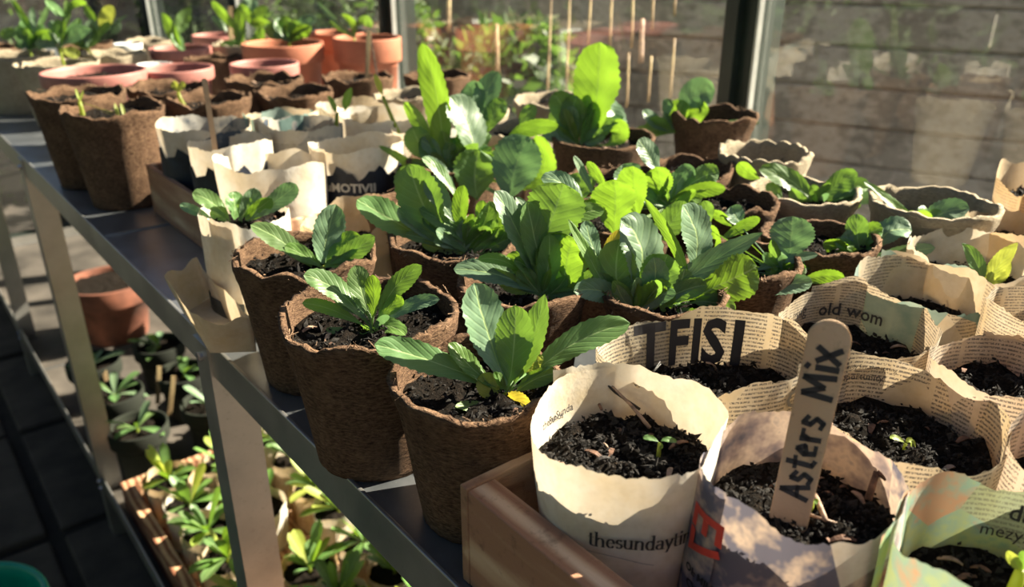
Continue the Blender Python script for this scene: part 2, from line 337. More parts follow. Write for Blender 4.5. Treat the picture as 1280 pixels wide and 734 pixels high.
for y in (.632, 1.46, 2.28, 3.06, -.15):
    for x, s in ((EX-.003, 1), (EXB+.006, -1)):
        z1 = S-.004
        bm = bmesh.new(); w1, w2 = .036, .034
        pts = [(0, 0), (w1*s, 0), (w1*s, .003), (.003*s, .003), (.003*s, w2), (0, w2)]
        lo = [bm.verts.new((x+a-bo.x, y+b-bo.y, -.01)) for a, b in pts]; hi = [bm.verts.new((x+a-bo.x, y+b-bo.y, z1)) for a, b in pts]
        n = len(pts)
        for i in range(n): bm.faces.new((lo[i], lo[(i+1) % n], hi[(i+1) % n], hi[i]))
        bm.faces.new(lo[::-1]); bm.faces.new(hi); bmesh.ops.recalc_face_normals(bm, faces=bm.faces[:])
        me = bpy.data.meshes.new('leg'); bm.to_mesh(me); bm.free(); lg = link('leg', me, ALU, bench)
        for z in (S-.018, .118, .102):
            if s > 0:
                v_, f_ = rod(V((x-.004, y+.017, z))-bo, V((x+.001, y+.017, z))-bo, .0045, .0045, 6); link('bolt', mesh('bolt', v_, f_), BOLT, lg)
# ------------------------------------------------------------------ lettering
_tc = {}
def text2d(s, size, bold=0.0):
    key = (s, size, bold)
    if key not in _tc:
        cu = bpy.data.curves.new('lettering', 'FONT'); cu.body = s; cu.size = size; cu.offset = bold; cu.resolution_u = 2; cu.align_x = 'CENTER'
        o = bpy.data.objects.new('lettering', cu); me = bpy.data.meshes.new_from_object(o)
        bm = bmesh.new(); bm.from_mesh(me); bmesh.ops.triangulate(bm, faces=bm.faces[:])
        for it in range(3):
            le = [e for e in bm.edges if e.calc_length() > .006]
            if not le: break
            bmesh.ops.subdivide_edges(bm, edges=le, cuts=1); bmesh.ops.triangulate(bm, faces=bm.faces[:])
        bm.verts.index_update()
        _tc[key] = ([(v.co.x, v.co.y) for v in bm.verts], [tuple(v.index for v in f.verts) for f in bm.faces]); bm.free()
        bpy.data.objects.remove(o); bpy.data.curves.remove(cu); bpy.data.meshes.remove(me)
    return _tc[key]
def arc(cx, cy, rx, ry, a0, a1, n=10): return [(cx+rx*math.cos(math.radians(a0+(a1-a0)*i/n)), cy+ry*math.sin(math.radians(a0+(a1-a0)*i/n))) for i in range(n+1)]
GL = {  # serif lower case: strokes in an x-height-1 box, (advance, strokes, serifs)
 't': (.62, [[(.25, 1.4), (.25, .2)]+arc(.45, .2, .2, .2, 180, 300, 6), [(.05, 1.0), (.52, 1.0)]], []),
 'h': (1.0, [[(.15, 1.65), (.15, 0)], [(.15, .7)]+arc(.48, .68, .28, .32, 150, 0, 8)+[(.76, 0)]], [(.15, 0), (.76, 0), (.1, 1.62)]),
 'e': (.85, [[(.14, .55), (.72, .55)]+arc(.43, .5, .31, .5, 10, 320, 14)], []),
 's': (.72, [arc(.36, .75, .22, .24, 30, 230, 8)+arc(.36, .26, .25, .25, 70, -150, 8)], []),
 'u': (1.0, [[(.18, 1), (.18, .3)]+arc(.46, .3, .28, .3, 180, 320, 7), [(.76, 1), (.76, 0)]], [(.12, .98), (.70, .98), (.82, 0)]),
 'n': (1.0, [[(.18, 1), (.18, 0)], [(.18, .7)]+arc(.5, .68, .27, .32, 150, 0, 8)+[(.77, 0)]], [(.18, 0), (.77, 0), (.12, .98)]),
 'd': (.95, [[(.74, 1.65), (.74, 0)], arc(.45, .5, .31, .5, 50, 310, 12)], [(.68, 1.62), (.8, 0)]),
 'a': (.85, [arc(.40, .72, .26, .27, 150, 0, 8)+[(.66, 0)], arc(.38, .27, .26, .27, 60, 320, 10)], [(.72, 0)]),
 'y': (.85, [[(.14, 1), (.46, .08)], [(.78, 1), (.46, .08), (.3, -.4), (.12, -.42)]], [(.14, 1), (.76, 1)]),
 'i': (.45, [[(.22, 1), (.22, 0)], [(.22, 1.36), (.22, 1.5)]], [(.22, 0), (.16, .98)]),
 'm': (1.5, [[(.18, 1), (.18, 0)], [(.18, .7)]+arc(.46, .68, .25, .32, 150, 0, 8)+[(.71, 0)], [(.71, .7)]+arc(1.0, .68, .25, .32, 150, 0, 8)+[(1.25, 0)]], [(.18, 0), (.71, 0), (1.25, 0), (.12, .98)]),
}
def strokes2d(paths, wfun):
    vs_, fs = [], []
    for p in paths:
        for (a, b) in zip(p, p[1:]):
            dx, dy = b[0]-a[0], b[1]-a[1]; L = math.hypot(dx, dy)
            if L < 1e-6: continue
            w = wfun(dx/L, dy/L)/2; nx, ny = -dy/L*w, dx/L*w; ex, ey = dx/L*w*.5, dy/L*w*.5; b0 = len(vs_)
            vs_ += [(a[0]-ex+nx, a[1]-ey+ny), (a[0]-ex-nx, a[1]-ey-ny), (b[0]+ex-nx, b[1]+ey-ny), (b[0]+ex+nx, b[1]+ey+ny)]; fs.append((b0, b0+1, b0+2, b0+3))
    return vs_, fs
def serif2d(s, size):
    x = 0; P = []
    for ch in s:
        adv, st, se = GL[ch]
        for p in st: P.append(([(x+a, b) for a, b in p], 0))
        for a, b in se: P.append(([(x+a-.15, b), (x+a+.15, b)], 1))
        x += adv
    vs_, fs = [], []
    for p, k_ in P:
        v_, f_ = strokes2d([p], (lambda dx, dy: .09) if k_ else (lambda dx, dy: .07+.17*abs(dy))); b = len(vs_); vs_ += v_; fs += [tuple(i+b for i in f) for f in f_]
    return [((a-x/2)*size, b*size) for a, b in vs_], fs
def wrap(name, tm, surf, th0, z0, mat, parent, outside=True, mirror=False, rot=0., eps=.0022, r=.045, loc=V((0, 0, 0)), sx=1.):
    """lay flat lettering on a pot wall; surf(theta, z) -> point"""
    vs2, fs = tm; out = []
    s = 1 if outside else -1; cr, sr = math.cos(rot), math.sin(rot)
    for x, y in vs2:
        if mirror: x = -x
        x *= sx; x, y = x*cr-y*sr, x*sr+y*cr
        th = th0+s*x/r
        p = surf(th, z0+y); c = V((math.cos(th), math.sin(th), 0)); out.append(p+c*eps*s)
    return link(name, mesh(name, out, fs), mat, parent)
# ------------------------------------------------------------------ pots
def vn(x, y, z, s=0): return noise.noise(V((x+s*17.3, y-s*5.1, z+s*2.7)))
def soil_part(parent, rf, z, seed, crumbs=300, chips=0, amp=.0065, mound=.0, rin=.965, tone=SOIL, cs=1.):
    """rf(theta) -> radius at soil level, in the pot's own frame"""
    rng = random.Random(seed); NA, NR = 40, 9; vs_ = [V((0, 0, z+mound))]; fs = []
    def hz(x, y): return amp*(vn(x*90, y*90, 0, seed)+.6*vn(x*230, y*230, 3, seed))
    for j in range(1, NR+1):
        for i in range(NA):
            th = 2*PI*i/NA; r = rf(th)*rin*j/NR; x, y = r*math.cos(th), r*math.sin(th)
            vs_.append(V((x, y, z+hz(x, y)+mound*(1-(j/NR)**2))))
    for i in range(NA):
        k = (i+1) % NA; fs.append((0, 1+i, 1+k))
        for j in range(NR-1): fs.append((1+j*NA+i, 1+(j+1)*NA+i, 1+(j+1)*NA+k, 1+j*NA+k))
    so = link('soil', mesh('soil', vs_, fs, True), tone, parent)
    if crumbs:
        cv, cf = [], []
        for q in range(int(crumbs*1.5)):
            th = rng.uniform(0, 2*PI); rr = rf(th)*(rin-.04)*math.sqrt(rng.random()); x, y = rr*math.cos(th), rr*math.sin(th)
            c = V((x, y, z+hz(x, y)+mound*(1-(rr/rf(th))**2)+rng.uniform(0, .0022))); s = cs*rng.uniform(.0004, .0015)*(1.9 if rng.random() < .10 else 1)
            R = Matrix.Rotation(rng.uniform(0, 6.28), 3, V((rng.gauss(0, 1), rng.gauss(0, 1), rng.gauss(0, 1))).normalized()); el = rng.uniform(.7, 2.4)
            b = len(cv)
            for d in ((1, 0, 0), (-1, 0, 0), (0, 1, 0), (0, -1, 0), (0, 0, 1), (0, 0, -1)):
                cv.append(c+R @ V((d[0]*s*el*rng.uniform(.7, 1.2), d[1]*s*rng.uniform(.6, 1.1), d[2]*s*.7)))
            for f in ((0, 2, 4), (2, 1, 4), (1, 3, 4), (3, 0, 4), (2, 0, 5), (1, 2, 5), (3, 1, 5), (0, 3, 5)): cf.append(tuple(b+i for i in f))
        o = link('compost_crumbs', mesh('compost_crumbs', cv, cf), CRUMB, so); o['kind'] = 'stuff'
    for q in range(chips):
        th = rng.uniform(0, 2*PI); rr = rf(th)*.82*math.sqrt(rng.random()); x, y = rr*math.cos(th), rr*math.sin(th); c = V((x, y, z+hz(x, y)+.001))
        L = rng.uniform(.004, .012); d = V((rng.gauss(0, 1), rng.gauss(0, 1), rng.uniform(-.1, .5))).normalized(); sd_ = d.cross(V((0, 0, 1))).normalized(); n_ = sd_.cross(d); w = L*rng.uniform(.15, .35)
        pv = []; SE = 4
        for i in range(SE+1):
            t = i/SE; m = c+d*L*(t-.5)+n_*L*.18*math.sin(PI*t); ww = w*(.35+.65*math.sin(PI*min(1, max(0, t*.9+.05)))); th_ = .0006
            pv += [m-sd_*ww/2, m+sd_*ww/2, m+sd_*ww/2+n_*th_, m-sd_*ww/2+n_*th_]
        pf = [(3, 2, 1, 0), tuple(SE*4+i for i in range(4))]
        for i in range(SE):
            for e in range(4): g = (e+1) % 4; pf.append((i*4+e, i*4+g, (i+1)*4+g, (i+1)*4+e))
        link('bark_chip', mesh('bark_chip', pv, pf), rng.choice((BARK, BARK, BARKD, STRAW)), so)
    return so
def twig(so, pts, r, mat, name='twig'):
    vs_, fs = [], []
    for i, (a, b) in enumerate(zip(pts, pts[1:])):
        t = i/max(1, len(pts)-1); v_, f_ = rod(a, b, r*(1-.6*t), r*(1-.6*(t+1/len(pts))), 6); k_ = len(vs_); vs_ += v_; fs += [tuple(x+k_ for x in f) for f in f_]
    return link(name, mesh(name, vs_, fs, True), mat, so)
ALLP = []          # (x, y, r) of every pot, so crowded paper pots can press flat against one another
def paper_pot(name, label, px, py, zr, r, mat, seed, depth_=.022, zb=None, bow=0., taper=.06, rimwob=.004, crumble=.02, neigh=(), chips=6, crumbs=420, group=None, pos=None, seam=None, mound=0, cat='pot', squash=(1, 1, 0), tone=SOIL, lean=(0, 0)):
    zb = S+.010 if zb is None else zb
    p = pos if pos else at(px, py, zr); c = V((p[0], p[1], zb)); H = zr-zb
    t = thing(name, label, cat, c, group); rng = random.Random(seed); ph = [rng.uniform(0, 6.28) for _ in range(6)]
    if seam is None: seam = rng.uniform(0, 6.28)
    nb = [(math.atan2(q[1]-c.y, q[0]-c.x), math.hypot(q[0]-c.x, q[1]-c.y)*r/(r+q[2])) for q in neigh]
    def rad(th):
        a = th-squash[2]; rr = r*squash[0]*squash[1]/math.hypot(squash[1]*math.cos(a), squash[0]*math.sin(a))
        rr *= 1+crumble*(math.sin(2*th+ph[0])+.7*math.sin(3*th+ph[1])+.5*math.sin(5*th+ph[2]))
        for an, d in nb:
            cs = math.cos(th-an)
            if cs > .2: rr = min(rr, d/cs)
        return rr
    def rimz(th): return H+rimwob*(math.sin(th+ph[3])*.8+.5*math.sin(3*th+ph[4])+.3*math.sin(7*th+ph[5]))
    def surf(th, z):
        tt = z/H; rr = rad(th)*(1-taper*(1-tt))+bow*math.sin(PI*tt)
        rr *= 1+.010*vn(math.cos(th)*4, math.sin(th)*4, z*45, seed)+.030*vn(math.cos(th)*1.7, math.sin(th)*1.7, z*16, seed+3)+.010*abs(vn(math.cos(th)*3, math.sin(th)*3, z*60, seed+9))
        return V((rr*math.cos(th)+lean[0]*tt, rr*math.sin(th)+lean[1]*tt, z))
    N, NZ = 120, 12; ext = 14; vs_, fs, uv = [], [], []
    for i in range(N+ext+1):
        th = seam+2*PI*i/N; off = .0013*i/N+(.004*((i-N-ext+4)/4)**2 if i > N+ext-4 and seed % 2 else 0)
        rz = rimz(th)+.0009*vn(i*.9, 0, 0, seed)*2
        if i > N: rz += .0025
        for j in range(NZ+1):
            z = rz*j/NZ; q = surf(th, z); q += V((math.cos(th), math.sin(th), 0))*off; vs_.append(q); uv.append((th*r, z))
    for i in range(N+ext):
        for j in range(NZ): a = i*(NZ+1)+j; fs.append((a, a+NZ+1, a+NZ+2, a+1))
    b = len(vs_); vs_.append(V((0, 0, .001))); uv.append((0, 0))
    for i in range(N): fs.append((b, i*(NZ+1), (i+1)*(NZ+1)))
    wall = link('paper_wall', mesh('paper_wall', vs_, fs, True, uv), mat, t)
    zs = H-depth_
    def rs(th): q = surf(th, zs); return math.hypot(q.x, q.y)
    so = soil_part(t, rs, zs, seed, crumbs, chips, mound=mound, tone=tone)
    t['x'] = 0; del t['x']
    return dict(t=t, wall=wall, soil=so, surf=surf, c=c, H=H, zs=zs, r=r, rz=rimz)
def peat_pot(name, label, px, py, zr, r, seed, mat=PEAT, depth_=.014, zb=None, taper=.24, thick=.0028, torn=.003, scallop=0., pos=None, soil=True, crumbs=250, chips=4, group=None, cat='pot', strands=14, squash=1., roll=.0):
    zb = S+.0005 if zb is None else zb
    p = pos if pos else at(px, py, zr); c = V((p[0], p[1], zb)); H = zr-zb; t = thing(name, label, cat, c, group)
    N = 72; rng = random.Random(seed)
    def R(th, tt, inner):
        rr = r*(1-taper*(1-tt)); rr *= 1+.02*math.sin(2*th+seed)+.008*vn(math.cos(th)*6, math.sin(th)*6, tt*5, seed)
        return (rr-thick if inner else rr)
    prof = [(0, False), (.03, False), (.3, False), (.6, False), (.84, False), (.90, False), (.96, False), (1.0, False), (1.0, True), (.93, True), (.8, True), (.5, True)]
    vs_, fs = [], []
    for tt, inn in prof:
        for i in range(N):
            th = 2*PI*i/N; rz = 1+torn/H*(vn(math.cos(th)*2.2, math.sin(th)*2.2, 0, seed+1)*1.5+.45*vn(math.cos(th)*9, math.sin(th)*9, 0, seed+2)+.25*vn(i*.8, 0, 0, seed+6))+scallop/H*abs(math.sin(th*9))
            rr = R(th, tt, inn); 
            if not inn and tt > .88: rr += .0015+(.0035*max(0, vn(math.cos(th)*3, math.sin(th)*3, 5, seed)+.15)+roll)*(tt-.88)/.12
            if inn and tt > .9: rr += roll+.0035*max(0, vn(math.cos(th)*3, math.sin(th)*3, 5, seed)+.15)
            jit = .0007*vn(i*1.7, tt*31, inn*5., seed)
            vs_.append(V(((rr+jit)*math.cos(th), (rr+jit)*math.sin(th)*squash, H*tt*(rz if tt > .5 else 1))))
    for j in range(len(prof)-1):
        for i in range(N): k_ = (i+1) % N; fs.append((j*N+i, j*N+k_, (j+1)*N+k_, (j+1)*N+i))
    b = len(vs_); vs_.append(V((0, 0, 0)))
    for i in range(N): fs.append((b, (i+1) % N, i))
    wall = link('pot_wall', mesh('pot_wall', vs_, fs, True), mat, t)
    if strands and mat is PEAT:
        sv, sf = [], []
        for q in range(strands*6):
            th = rng.uniform(0, 2*PI); rr = R(th, 1, False); a = V((rr*math.cos(th), rr*math.sin(th)*squash, H*rng.choice((1, 1, .985, .95)))); d = V((rng.gauss(0, 1), rng.gauss(0, 1), rng.gauss(.1, .6))).normalized()*rng.uniform(.003, .009)
            v_, f_ = rod(a-d*.5, a+d*.5+V((0, 0, .001)), .0004, .0002, 3); k_ = len(sv); sv += v_; sf += [tuple(x+k_ for x in f) for f in f_]
        o = link('torn_fibres', mesh('torn_fibres', sv, sf), FIBRE, t); o['kind'] = 'stuff'
    zs = H-depth_; so = None
    if soil: so = soil_part(t, lambda th: R(th, zs/H, True)*(1 if squash == 1 else squash), zs, seed, crumbs, chips, rin=1.0)
    return dict(t=t, wall=wall, soil=so, c=c, H=H, zs=zs, r=r)
def clay_pot(name, label, px, py, zr, r, seed, mat=TERRA, H=.11, depth_=.015, zb=None, collar=.030, cat='pot', pos=None, taper=.3, group=None):
    zb = S+.0005 if zb is None else zb; p = pos if pos else at(px, py, zr); c = V((p[0], p[1], zb)); H = zr-zb; t = thing(name, label, cat, c, group)
    N = 48; co = 1-collar/H
    prof = [(0, r*(1-taper)), (.02, r*(1-taper)+.002), (co-.01, r*(1-taper*(1-co))-.003), (co, r-.001), (co+.02, r), (.985, r*1.01), (1, r*1.0), (1, r*.94), (.97, r*.93), (co, r*.90), (.5, r*.8)]
    vs_, fs = [], []
    for tt, rr in prof:
        for i in range(N): th = 2*PI*i/N; vs_.append(V((rr*math.cos(th), rr*math.sin(th), H*tt)))
    for j in range(len(prof)-1):
        for i in range(N): k_ = (i+1) % N; fs.append((j*N+i, j*N+k_, (j+1)*N+k_, (j+1)*N+i))
    b = len(vs_); vs_.append(V((0, 0, 0)))
    for i in range(N): fs.append((b, (i+1) % N, i))
    link('pot_wall', mesh('pot_wall', vs_, fs, True), mat, t)
    so = soil_part(t, lambda th: r*.92, H-depth_, seed, 120, 0, rin=1.)
    return dict(t=t, soil=so, c=c, H=H, zs=H-depth_, r=r)
# ------------------------------------------------------------------ leaves
def leaf(parent, crown, b, m, t_, wpx, roll=0, dz=None, mat='g', shape='r', fold=.18, conv=lambda p: p, scale=1., org=V((0, 0, 0)), seed=0, d0=None, teeth=None, name='leaf', attach=True, curl=0.):
    """one leaf: passes through photo points b (blade base), m (middle) and t_ (tip), standing at the crown's own distance"""
    rng = random.Random(seed); B, M_, T_ = conv(b), conv(m), conv(t_)
    dc = depth(crown) if d0 is None else d0
    hpx = B[1]-T_[1]; lpx = math.hypot(B[0]-T_[0], B[1]-T_[1])
    if dz is None: dz = -.16*hpx*dc/FPX+rng.uniform(-.10, .10)*lpx*dc/FPX
    p0 = atd(B[0], B[1], dc); pm = atd(M_[0], M_[1], dc+dz*.35); p2 = atd(T_[0], T_[1], dc+dz)
    c1 = pm*2-p0*.5-p2*.5
    w = wpx*1.2*scale*dc/FPX; N = 26
    pts = []; ws = []
    A, Bx = {'r': (.92, .55), 'p': (.85, .85), 'n': (.55, .55), 'o': (.8, .5)}[shape]; tm = A/(A+Bx); nf = (tm**A)*((1-tm)**Bx)
    gap = (p0-crown).length
    if attach and gap > .004:
        for i in range(5):
            q = i/5; pts.append(crown.lerp(p0, q)+V((0, 0, 1))*.0*q); ws.append(.075)
    for i in range(N+1):
        q = i/N; pts.append(p0*(1-q)**2+c1*2*q*(1-q)+p2*q*q); g = (q**A)*((1-q)**Bx)/nf
        ws.append(max(g, .085*(1-q)))
    n = len(pts); tc = teeth if teeth is not None else .045
    # frame
    mid = pts[n//2]; Tm = (pts[-1]-pts[max(0, n-N)]).normalized(); S0 = Tm.cross((CAM-mid).normalized()).normalized(); sg = 1 if S0.dot(SUN) > 0 else -1
    ro = math.radians(roll)*sg; NC = 4; vs_, fs, uv = [], [], []; prev = None
    tw = rng.uniform(-.25, .25); L = sum((pts[i+1]-pts[i]).length for i in range(n-1)); wave = rng.uniform(0, 6)
    for i in range(n):
        T1 = (pts[min(n-1, i+1)]-pts[max(0, i-1)]).normalized(); S0 = T1.cross((CAM-pts[i]).normalized())
        if S0.length < .2 and prev is not None: S0 = prev
        S0 = S0.normalized()
        if prev is not None:
            S0 = (S0*.5+prev*.5).normalized()
        prev = S0; S0 = (S0-T1*S0.dot(T1)).normalized(); N0 = S0.cross(T1)
        q = max(0, (i-(n-N-1))/N); r_ = ro+tw*(q-.5)
        Sx = S0*math.cos(r_)-N0*math.sin(r_); Nx = N0*math.cos(r_)+S0*math.sin(r_)
        hw = ws[i]*w/2; tooth = (1+tc*(1 if i % 2 else -1)*(1 if .25 < q < .97 else 0))
        for j in range(-NC, NC+1):
            s = j/NC; e = tooth if abs(j) == NC else 1
            lift = fold*hw*abs(s)**1.2-curl*hw*abs(s)**3+(.07*hw*math.sin(q*13+wave+(2 if s > 0 else 0))*abs(s)**2)-(.0 if ws[i] > .1 else hw*.5*abs(s))
            wr = .055*w*min(1, ws[i]*1.5)*vn(q*5, s*2.2, 0, seed)+.018*w*vn(q*14, s*6, 3, seed)
            vs_.append(pts[i]+Sx*hw*s*e+Nx*(lift+wr)-org); uv.append((.5+s*.5, q*L/.05 if L < .05 else q))
    W = 2*NC+1
    for i in range(n-1):
        for j in range(W-1): a = i*W+j; fs.append((a, a+1, a+W+1, a+W))
    return link(name, mesh('leaf', vs_, fs, True, uv), LEAF[mat], parent)
def seedling(pot, cpx, conv0, leaves, seed=0, stem=1., dcr=None, name='seedling', lab=None, dshift=0., fill=None):
    """crown at photo point cpx (through conv0 = (ox, oy, s)), leaves as parts of the plant; crown depth = the pot's own depth"""
    ox, oy, s = conv0; conv = lambda p: (ox+p[0]/s, oy+p[1]/s)
    P = conv(cpx); zc_ = pot['c'].z+pot['zs']+.006; dd_ = depth(V((pot['c'].x, pot['c'].y, zc_))) if dcr is None else dcr
    crown = atd(P[0], P[1], dd_+dshift); org = pot['c']
    base = V((crown.x, crown.y, org.z+pot['zs']-.004)); rel = base-V((org.x, org.y, base.z))
    if rel.length > pot['r']*.7: base = V((org.x, org.y, base.z))+rel.normalized()*pot['r']*.7
    v_, f_ = rod(base-org, crown-org, .0035*stem, .0022*stem, 7, .0005, 3, seed); cr = link(name, mesh('crown', v_, f_, True), LEAF['y'], pot['t'])
    for i, lf in enumerate(leaves):
        lf = list(lf); opts = lf.pop() if isinstance(lf[-1], dict) else {}
        b, m, t_, w = lf[:4]; roll = lf[4] if len(lf) > 4 else 0; mat = lf[5] if len(lf) > 5 else 'g'; shape = lf[6] if len(lf) > 6 else 'r'
        kw = dict(opts); kw.setdefault('seed', seed*100+i)
        if 'd' in kw: kw['d0'] = depth(crown)+kw.pop('d')
        leaf(cr, crown, b, m, t_, w, roll, kw.pop('dz', None), mat, shape, conv=conv, scale=1/s, org=org, **kw)
    if fill:
        rf = random.Random(seed*7+1); cx_, cy_ = cpx
        for i in range(fill[0]):
            a = math.radians(rf.uniform(8, 172)); L = rf.uniform(fill[1], fill[2])*s; dx, dy = math.cos(a), -math.sin(a); bx, by = cx_+dx*L*.12, cy_+dy*L*.12; bow_ = rf.uniform(-.12, .12)
            leaf(cr, crown, (bx, by), (cx_+dx*L*.55-dy*L*bow_, cy_+dy*L*.58+dx*L*bow_), (cx_+dx*L, cy_+dy*L*rf.uniform(.7, 1)), L*rf.uniform(.22, .34), rf.uniform(-35, 45), rf.uniform(-.02, .02), rf.choice('ggtl'), rf.choice('rrpn'), conv=conv, scale=1/s, org=org, seed=seed*100+60+i)
    return cr
#OBJECTS
# ------------------------------------------------------------------ wooden trays
def crate(name, label, x0, x1, y0, y1, zt, side_t, end_t, rotz=0, zb=None, mats=(BOXW, BOXW2, BOXRED)):
    zb = S+.0005 if zb is None else zb
    t = thing(name, label, 'crate', (x0, y0, zb)); t.rotation_euler.z = rotz; o = V((x0, y0, zb)); h = zt
    t2 = t
    def b(nm, *a): return box(nm, *a[:6], a[6], t, .0008, o)
    b('side_board', x0, x0+side_t, y0, y1-end_t, zb, h-.001, mats[0]); b('side_board', x1-side_t, x1, y0, y1-end_t, zb, h-.001, mats[0])
    b('end_board', x0-.0005, x1+.0005, y1-end_t, y1, zb, h, mats[1]); b('end_board', x0+side_t, x1-side_t, y0, y0+end_t, zb, h, mats[1])
    n = max(3, int((y1-y0)/.09)); w = (y1-y0-2*end_t)/n
    for i in range(n): b('bottom_slat', x0+side_t, x1-side_t, y0+end_t+i*w+.002, y0+end_t+(i+1)*w-.002, zb+.001, zb+.007, mats[1])
    return t
crate('wooden_tray', 'pine tray in the right foreground holding the newspaper pots', .187, .748, -.10, .273, .812, .017, .006)
crate('wooden_tray', 'smaller thin-walled wooden tray midway down the bench, filled with newspaper pots', .256, .60, .718, 1.035, .812, .006, .006, 0, mats=(BOXW, BOXW, BOXW))
# ------------------------------------------------------------------ newspaper pots of the foreground tray
PA = {  # key: x, y, r, squash
 'A1': (.250, .221, .0465, (1, 1, 0)), 'A2': (.282, .146, .044, (1.0, .86, -.68)), 'A3': (.308, .064, .049, (1, .92, -.68)),
 'A4': (.344, .246, .056, (1.12, .72, -.62)), 'A5': (.378, .150, .050, (1.05, 1, .4)), 'A10': (.405, .065, .040, (1, 1, 0)),
 'A6': (.456, .218, .050, (1.05, .9, .2)), 'A8': (.468, .132, .042, (1, 1, 0)), 'A7': (.543, .219, .045, (1, .95, 0)),
 'A9': (.553, .138, .042, (1, 1, 0)), 'A11': (.632, .222, .045, (1, 1, 0)), 'A12': (.636, .138, .042, (1, 1, 0)), 'A13': (.712, .225, .036, (1, 1, 0))}
def nbs(D, key):
    a = D[key]; return [(b[0], b[1], b[2]) for k_, b in D.items() if k_ != key and math.hypot(b[0]-a[0], b[1]-a[1]) < a[2]+b[2]+.02]
ZB = S+.0085; G1 = None
def pa(key, label, zr, mat, seed, **kw):
    x, y, r, sq = PA[key]; return paper_pot('newspaper_pot', label, 0, 0, zr, r, PAP[mat], seed, zb=ZB, pos=(x, y), neigh=nbs(PA, key), squash=sq, **kw)
a1 = pa('A1', 'large pale newspaper pot with one small black printed line, at the front tray corner', .852, 'plain', 1, crumbs=1100, chips=16, depth_=.026, rimwob=.003, seam=.9, taper=.14)
a2 = pa('A2', 'grey newspaper pot holding the wooden lolly stick label', .848, 'grey', 2, crumbs=900, chips=14, depth_=.024, rimwob=.006, seam=2.2, taper=-.14)
a3 = pa('A3', 'green-stained newspaper pot in the bottom right corner', .850, 'green', 3, crumbs=500, chips=6, depth_=.040, rimwob=.007, seam=1.6)
a4 = pa('A4', 'newspaper pot with huge black headline letters on its inner wall', .848, 'text', 4, crumbs=500, chips=5, depth_=.030, rimwob=.006, seam=-.9)
a5 = pa('A5', 'newspaper pot directly behind the lolly stick, dark compost with one tiny pale sprout', .842, 'text', 5, crumbs=900, chips=8, depth_=.026, rimwob=.005, seam=1.)
a6 = pa('A6', 'cream newspaper pot with headline words inside, behind the top of the lolly stick', .842, 'text2', 6, crumbs=400, chips=4, depth_=.026, rimwob=.005, seam=.4)
a7 = pa('A7', 'newspaper pot with a dark teal printed panel inside and a black twig', .845, 'teal', 7, crumbs=400, chips=4, depth_=.030, rimwob=.005)
a8 = pa('A8', 'newspaper pot with a red-tinted rim near the right edge', .842, 'pink', 8, crumbs=500, chips=4, depth_=.020, rimwob=.004)
a9 = pa('A9', 'brown text-covered newspaper pot cut by the right edge, behind the red-tinted one', .850, 'text2', 9, crumbs=300, chips=2, depth_=.030, rimwob=.004)
a10 = pa('A10', 'torn newspaper pot with folded points at the right edge', .846, 'pink', 10, crumbs=400, chips=3, depth_=.026, rimwob=.009)
a11 = pa('A11', 'newspaper pot with a pale two-leaved seedling near the right edge', .845, 'plain', 12, crumbs=300, chips=3, depth_=.026, rimwob=.005)
a12 = pa('A12', 'newspaper pot hidden at the right behind the brown text-covered one', .842, 'text', 14, crumbs=150, chips=0, depth_=.026)
a13 = pa('A13', 'low brown newspaper pot at the far right end of the front tray', .852, 'brown', 16, crumbs=200, chips=2, depth_=.020)
a14 = paper_pot('newspaper_pot', 'tall torn newspaper pot standing against the fence view at the right edge', 0, 0, .872, .042, PAP['brown'], 18, pos=(.800, .235), rimwob=.008)
# lettering on the pots
def back_th(p): return math.atan2(p['c'].y, p['c'].x)
def put(pot, s, size, th, z, mat, name='printed_lettering', serif=False, bold=0., **kw):
    tm = serif2d(s, size) if serif else text2d(s, size, bold)
    return wrap(name, tm, pot['surf'], th, z, mat, pot['wall'], r=pot['r'], **kw)
def cam_th(pot, px):      # angle on a pot's front wall seen at photo column px
    best = min((abs((lambda q: 640+FPX*(q-CAM).dot(RT)/(q-CAM).dot(FW))(pot['c']+pot['surf'](a/100, .04))-px), a/100) for a in range(-330, -20, 2)); return best[1]
put(a1, 'thesundaytimes', .0050, cam_th(a1, 812), .052, INK, serif=True, rot=0)
tl, tf = strokes2d([[(-.030+.002*i, .004*math.sin(i*.12)) for i in range(30)]], lambda a, b: .0003)
wrap('printed_rule', (tl, tf), a1['surf'], cam_th(a1, 745), .044, INKG, a1['wall'], r=a1['r'])
bl = [(0, 0)]+[(.022*math.cos(q/24*2*PI)*(1+.15*math.sin(q*1.3)), .012*math.sin(q/24*2*PI)*(1+.2*math.sin(q*.9))) for q in range(24)]
k = NT('printed_picture'); k.base(k.ramp(k.noise(k.coord(), 60, 3), [(.35, (.30, .15, .07)), (.65, (.50, .30, .16))]), .8, 0, .2); PICM = k.m
wrap('printed_picture', (bl, [(0, i+1, (i+1) % 24+1) for i in range(24)]), a1['surf'], cam_th(a1, 815), .028, PICM, a1['wall'], r=a1['r'], eps=.0005)
put(a1, 'theSunda', .0062, back_th(a1)+1.0, a1['zs']+.008, INK, outside=False, bold=.0001)
th2 = cam_th(a2, 893)
put(a2, 'E7', .026, th2+.0, .066, INKR, rot=PI/2, mirror=True, bold=.0006)
put(a2, 'OF MINOR', .0052, th2-.10, .046, INK, rot=PI, mirror=True, bold=.0002); put(a2, 'CAPITAL', .0052, th2-.10, .039, INK, rot=PI, mirror=True, bold=.0002)
for i in range(9): put(a2, random.Random(i).choice(('seen through the', 'rain and after it', 'most of the week', 'a garden under')), .0024, th2-.08, .034-i*.0026, INKG, rot=0, mirror=True)
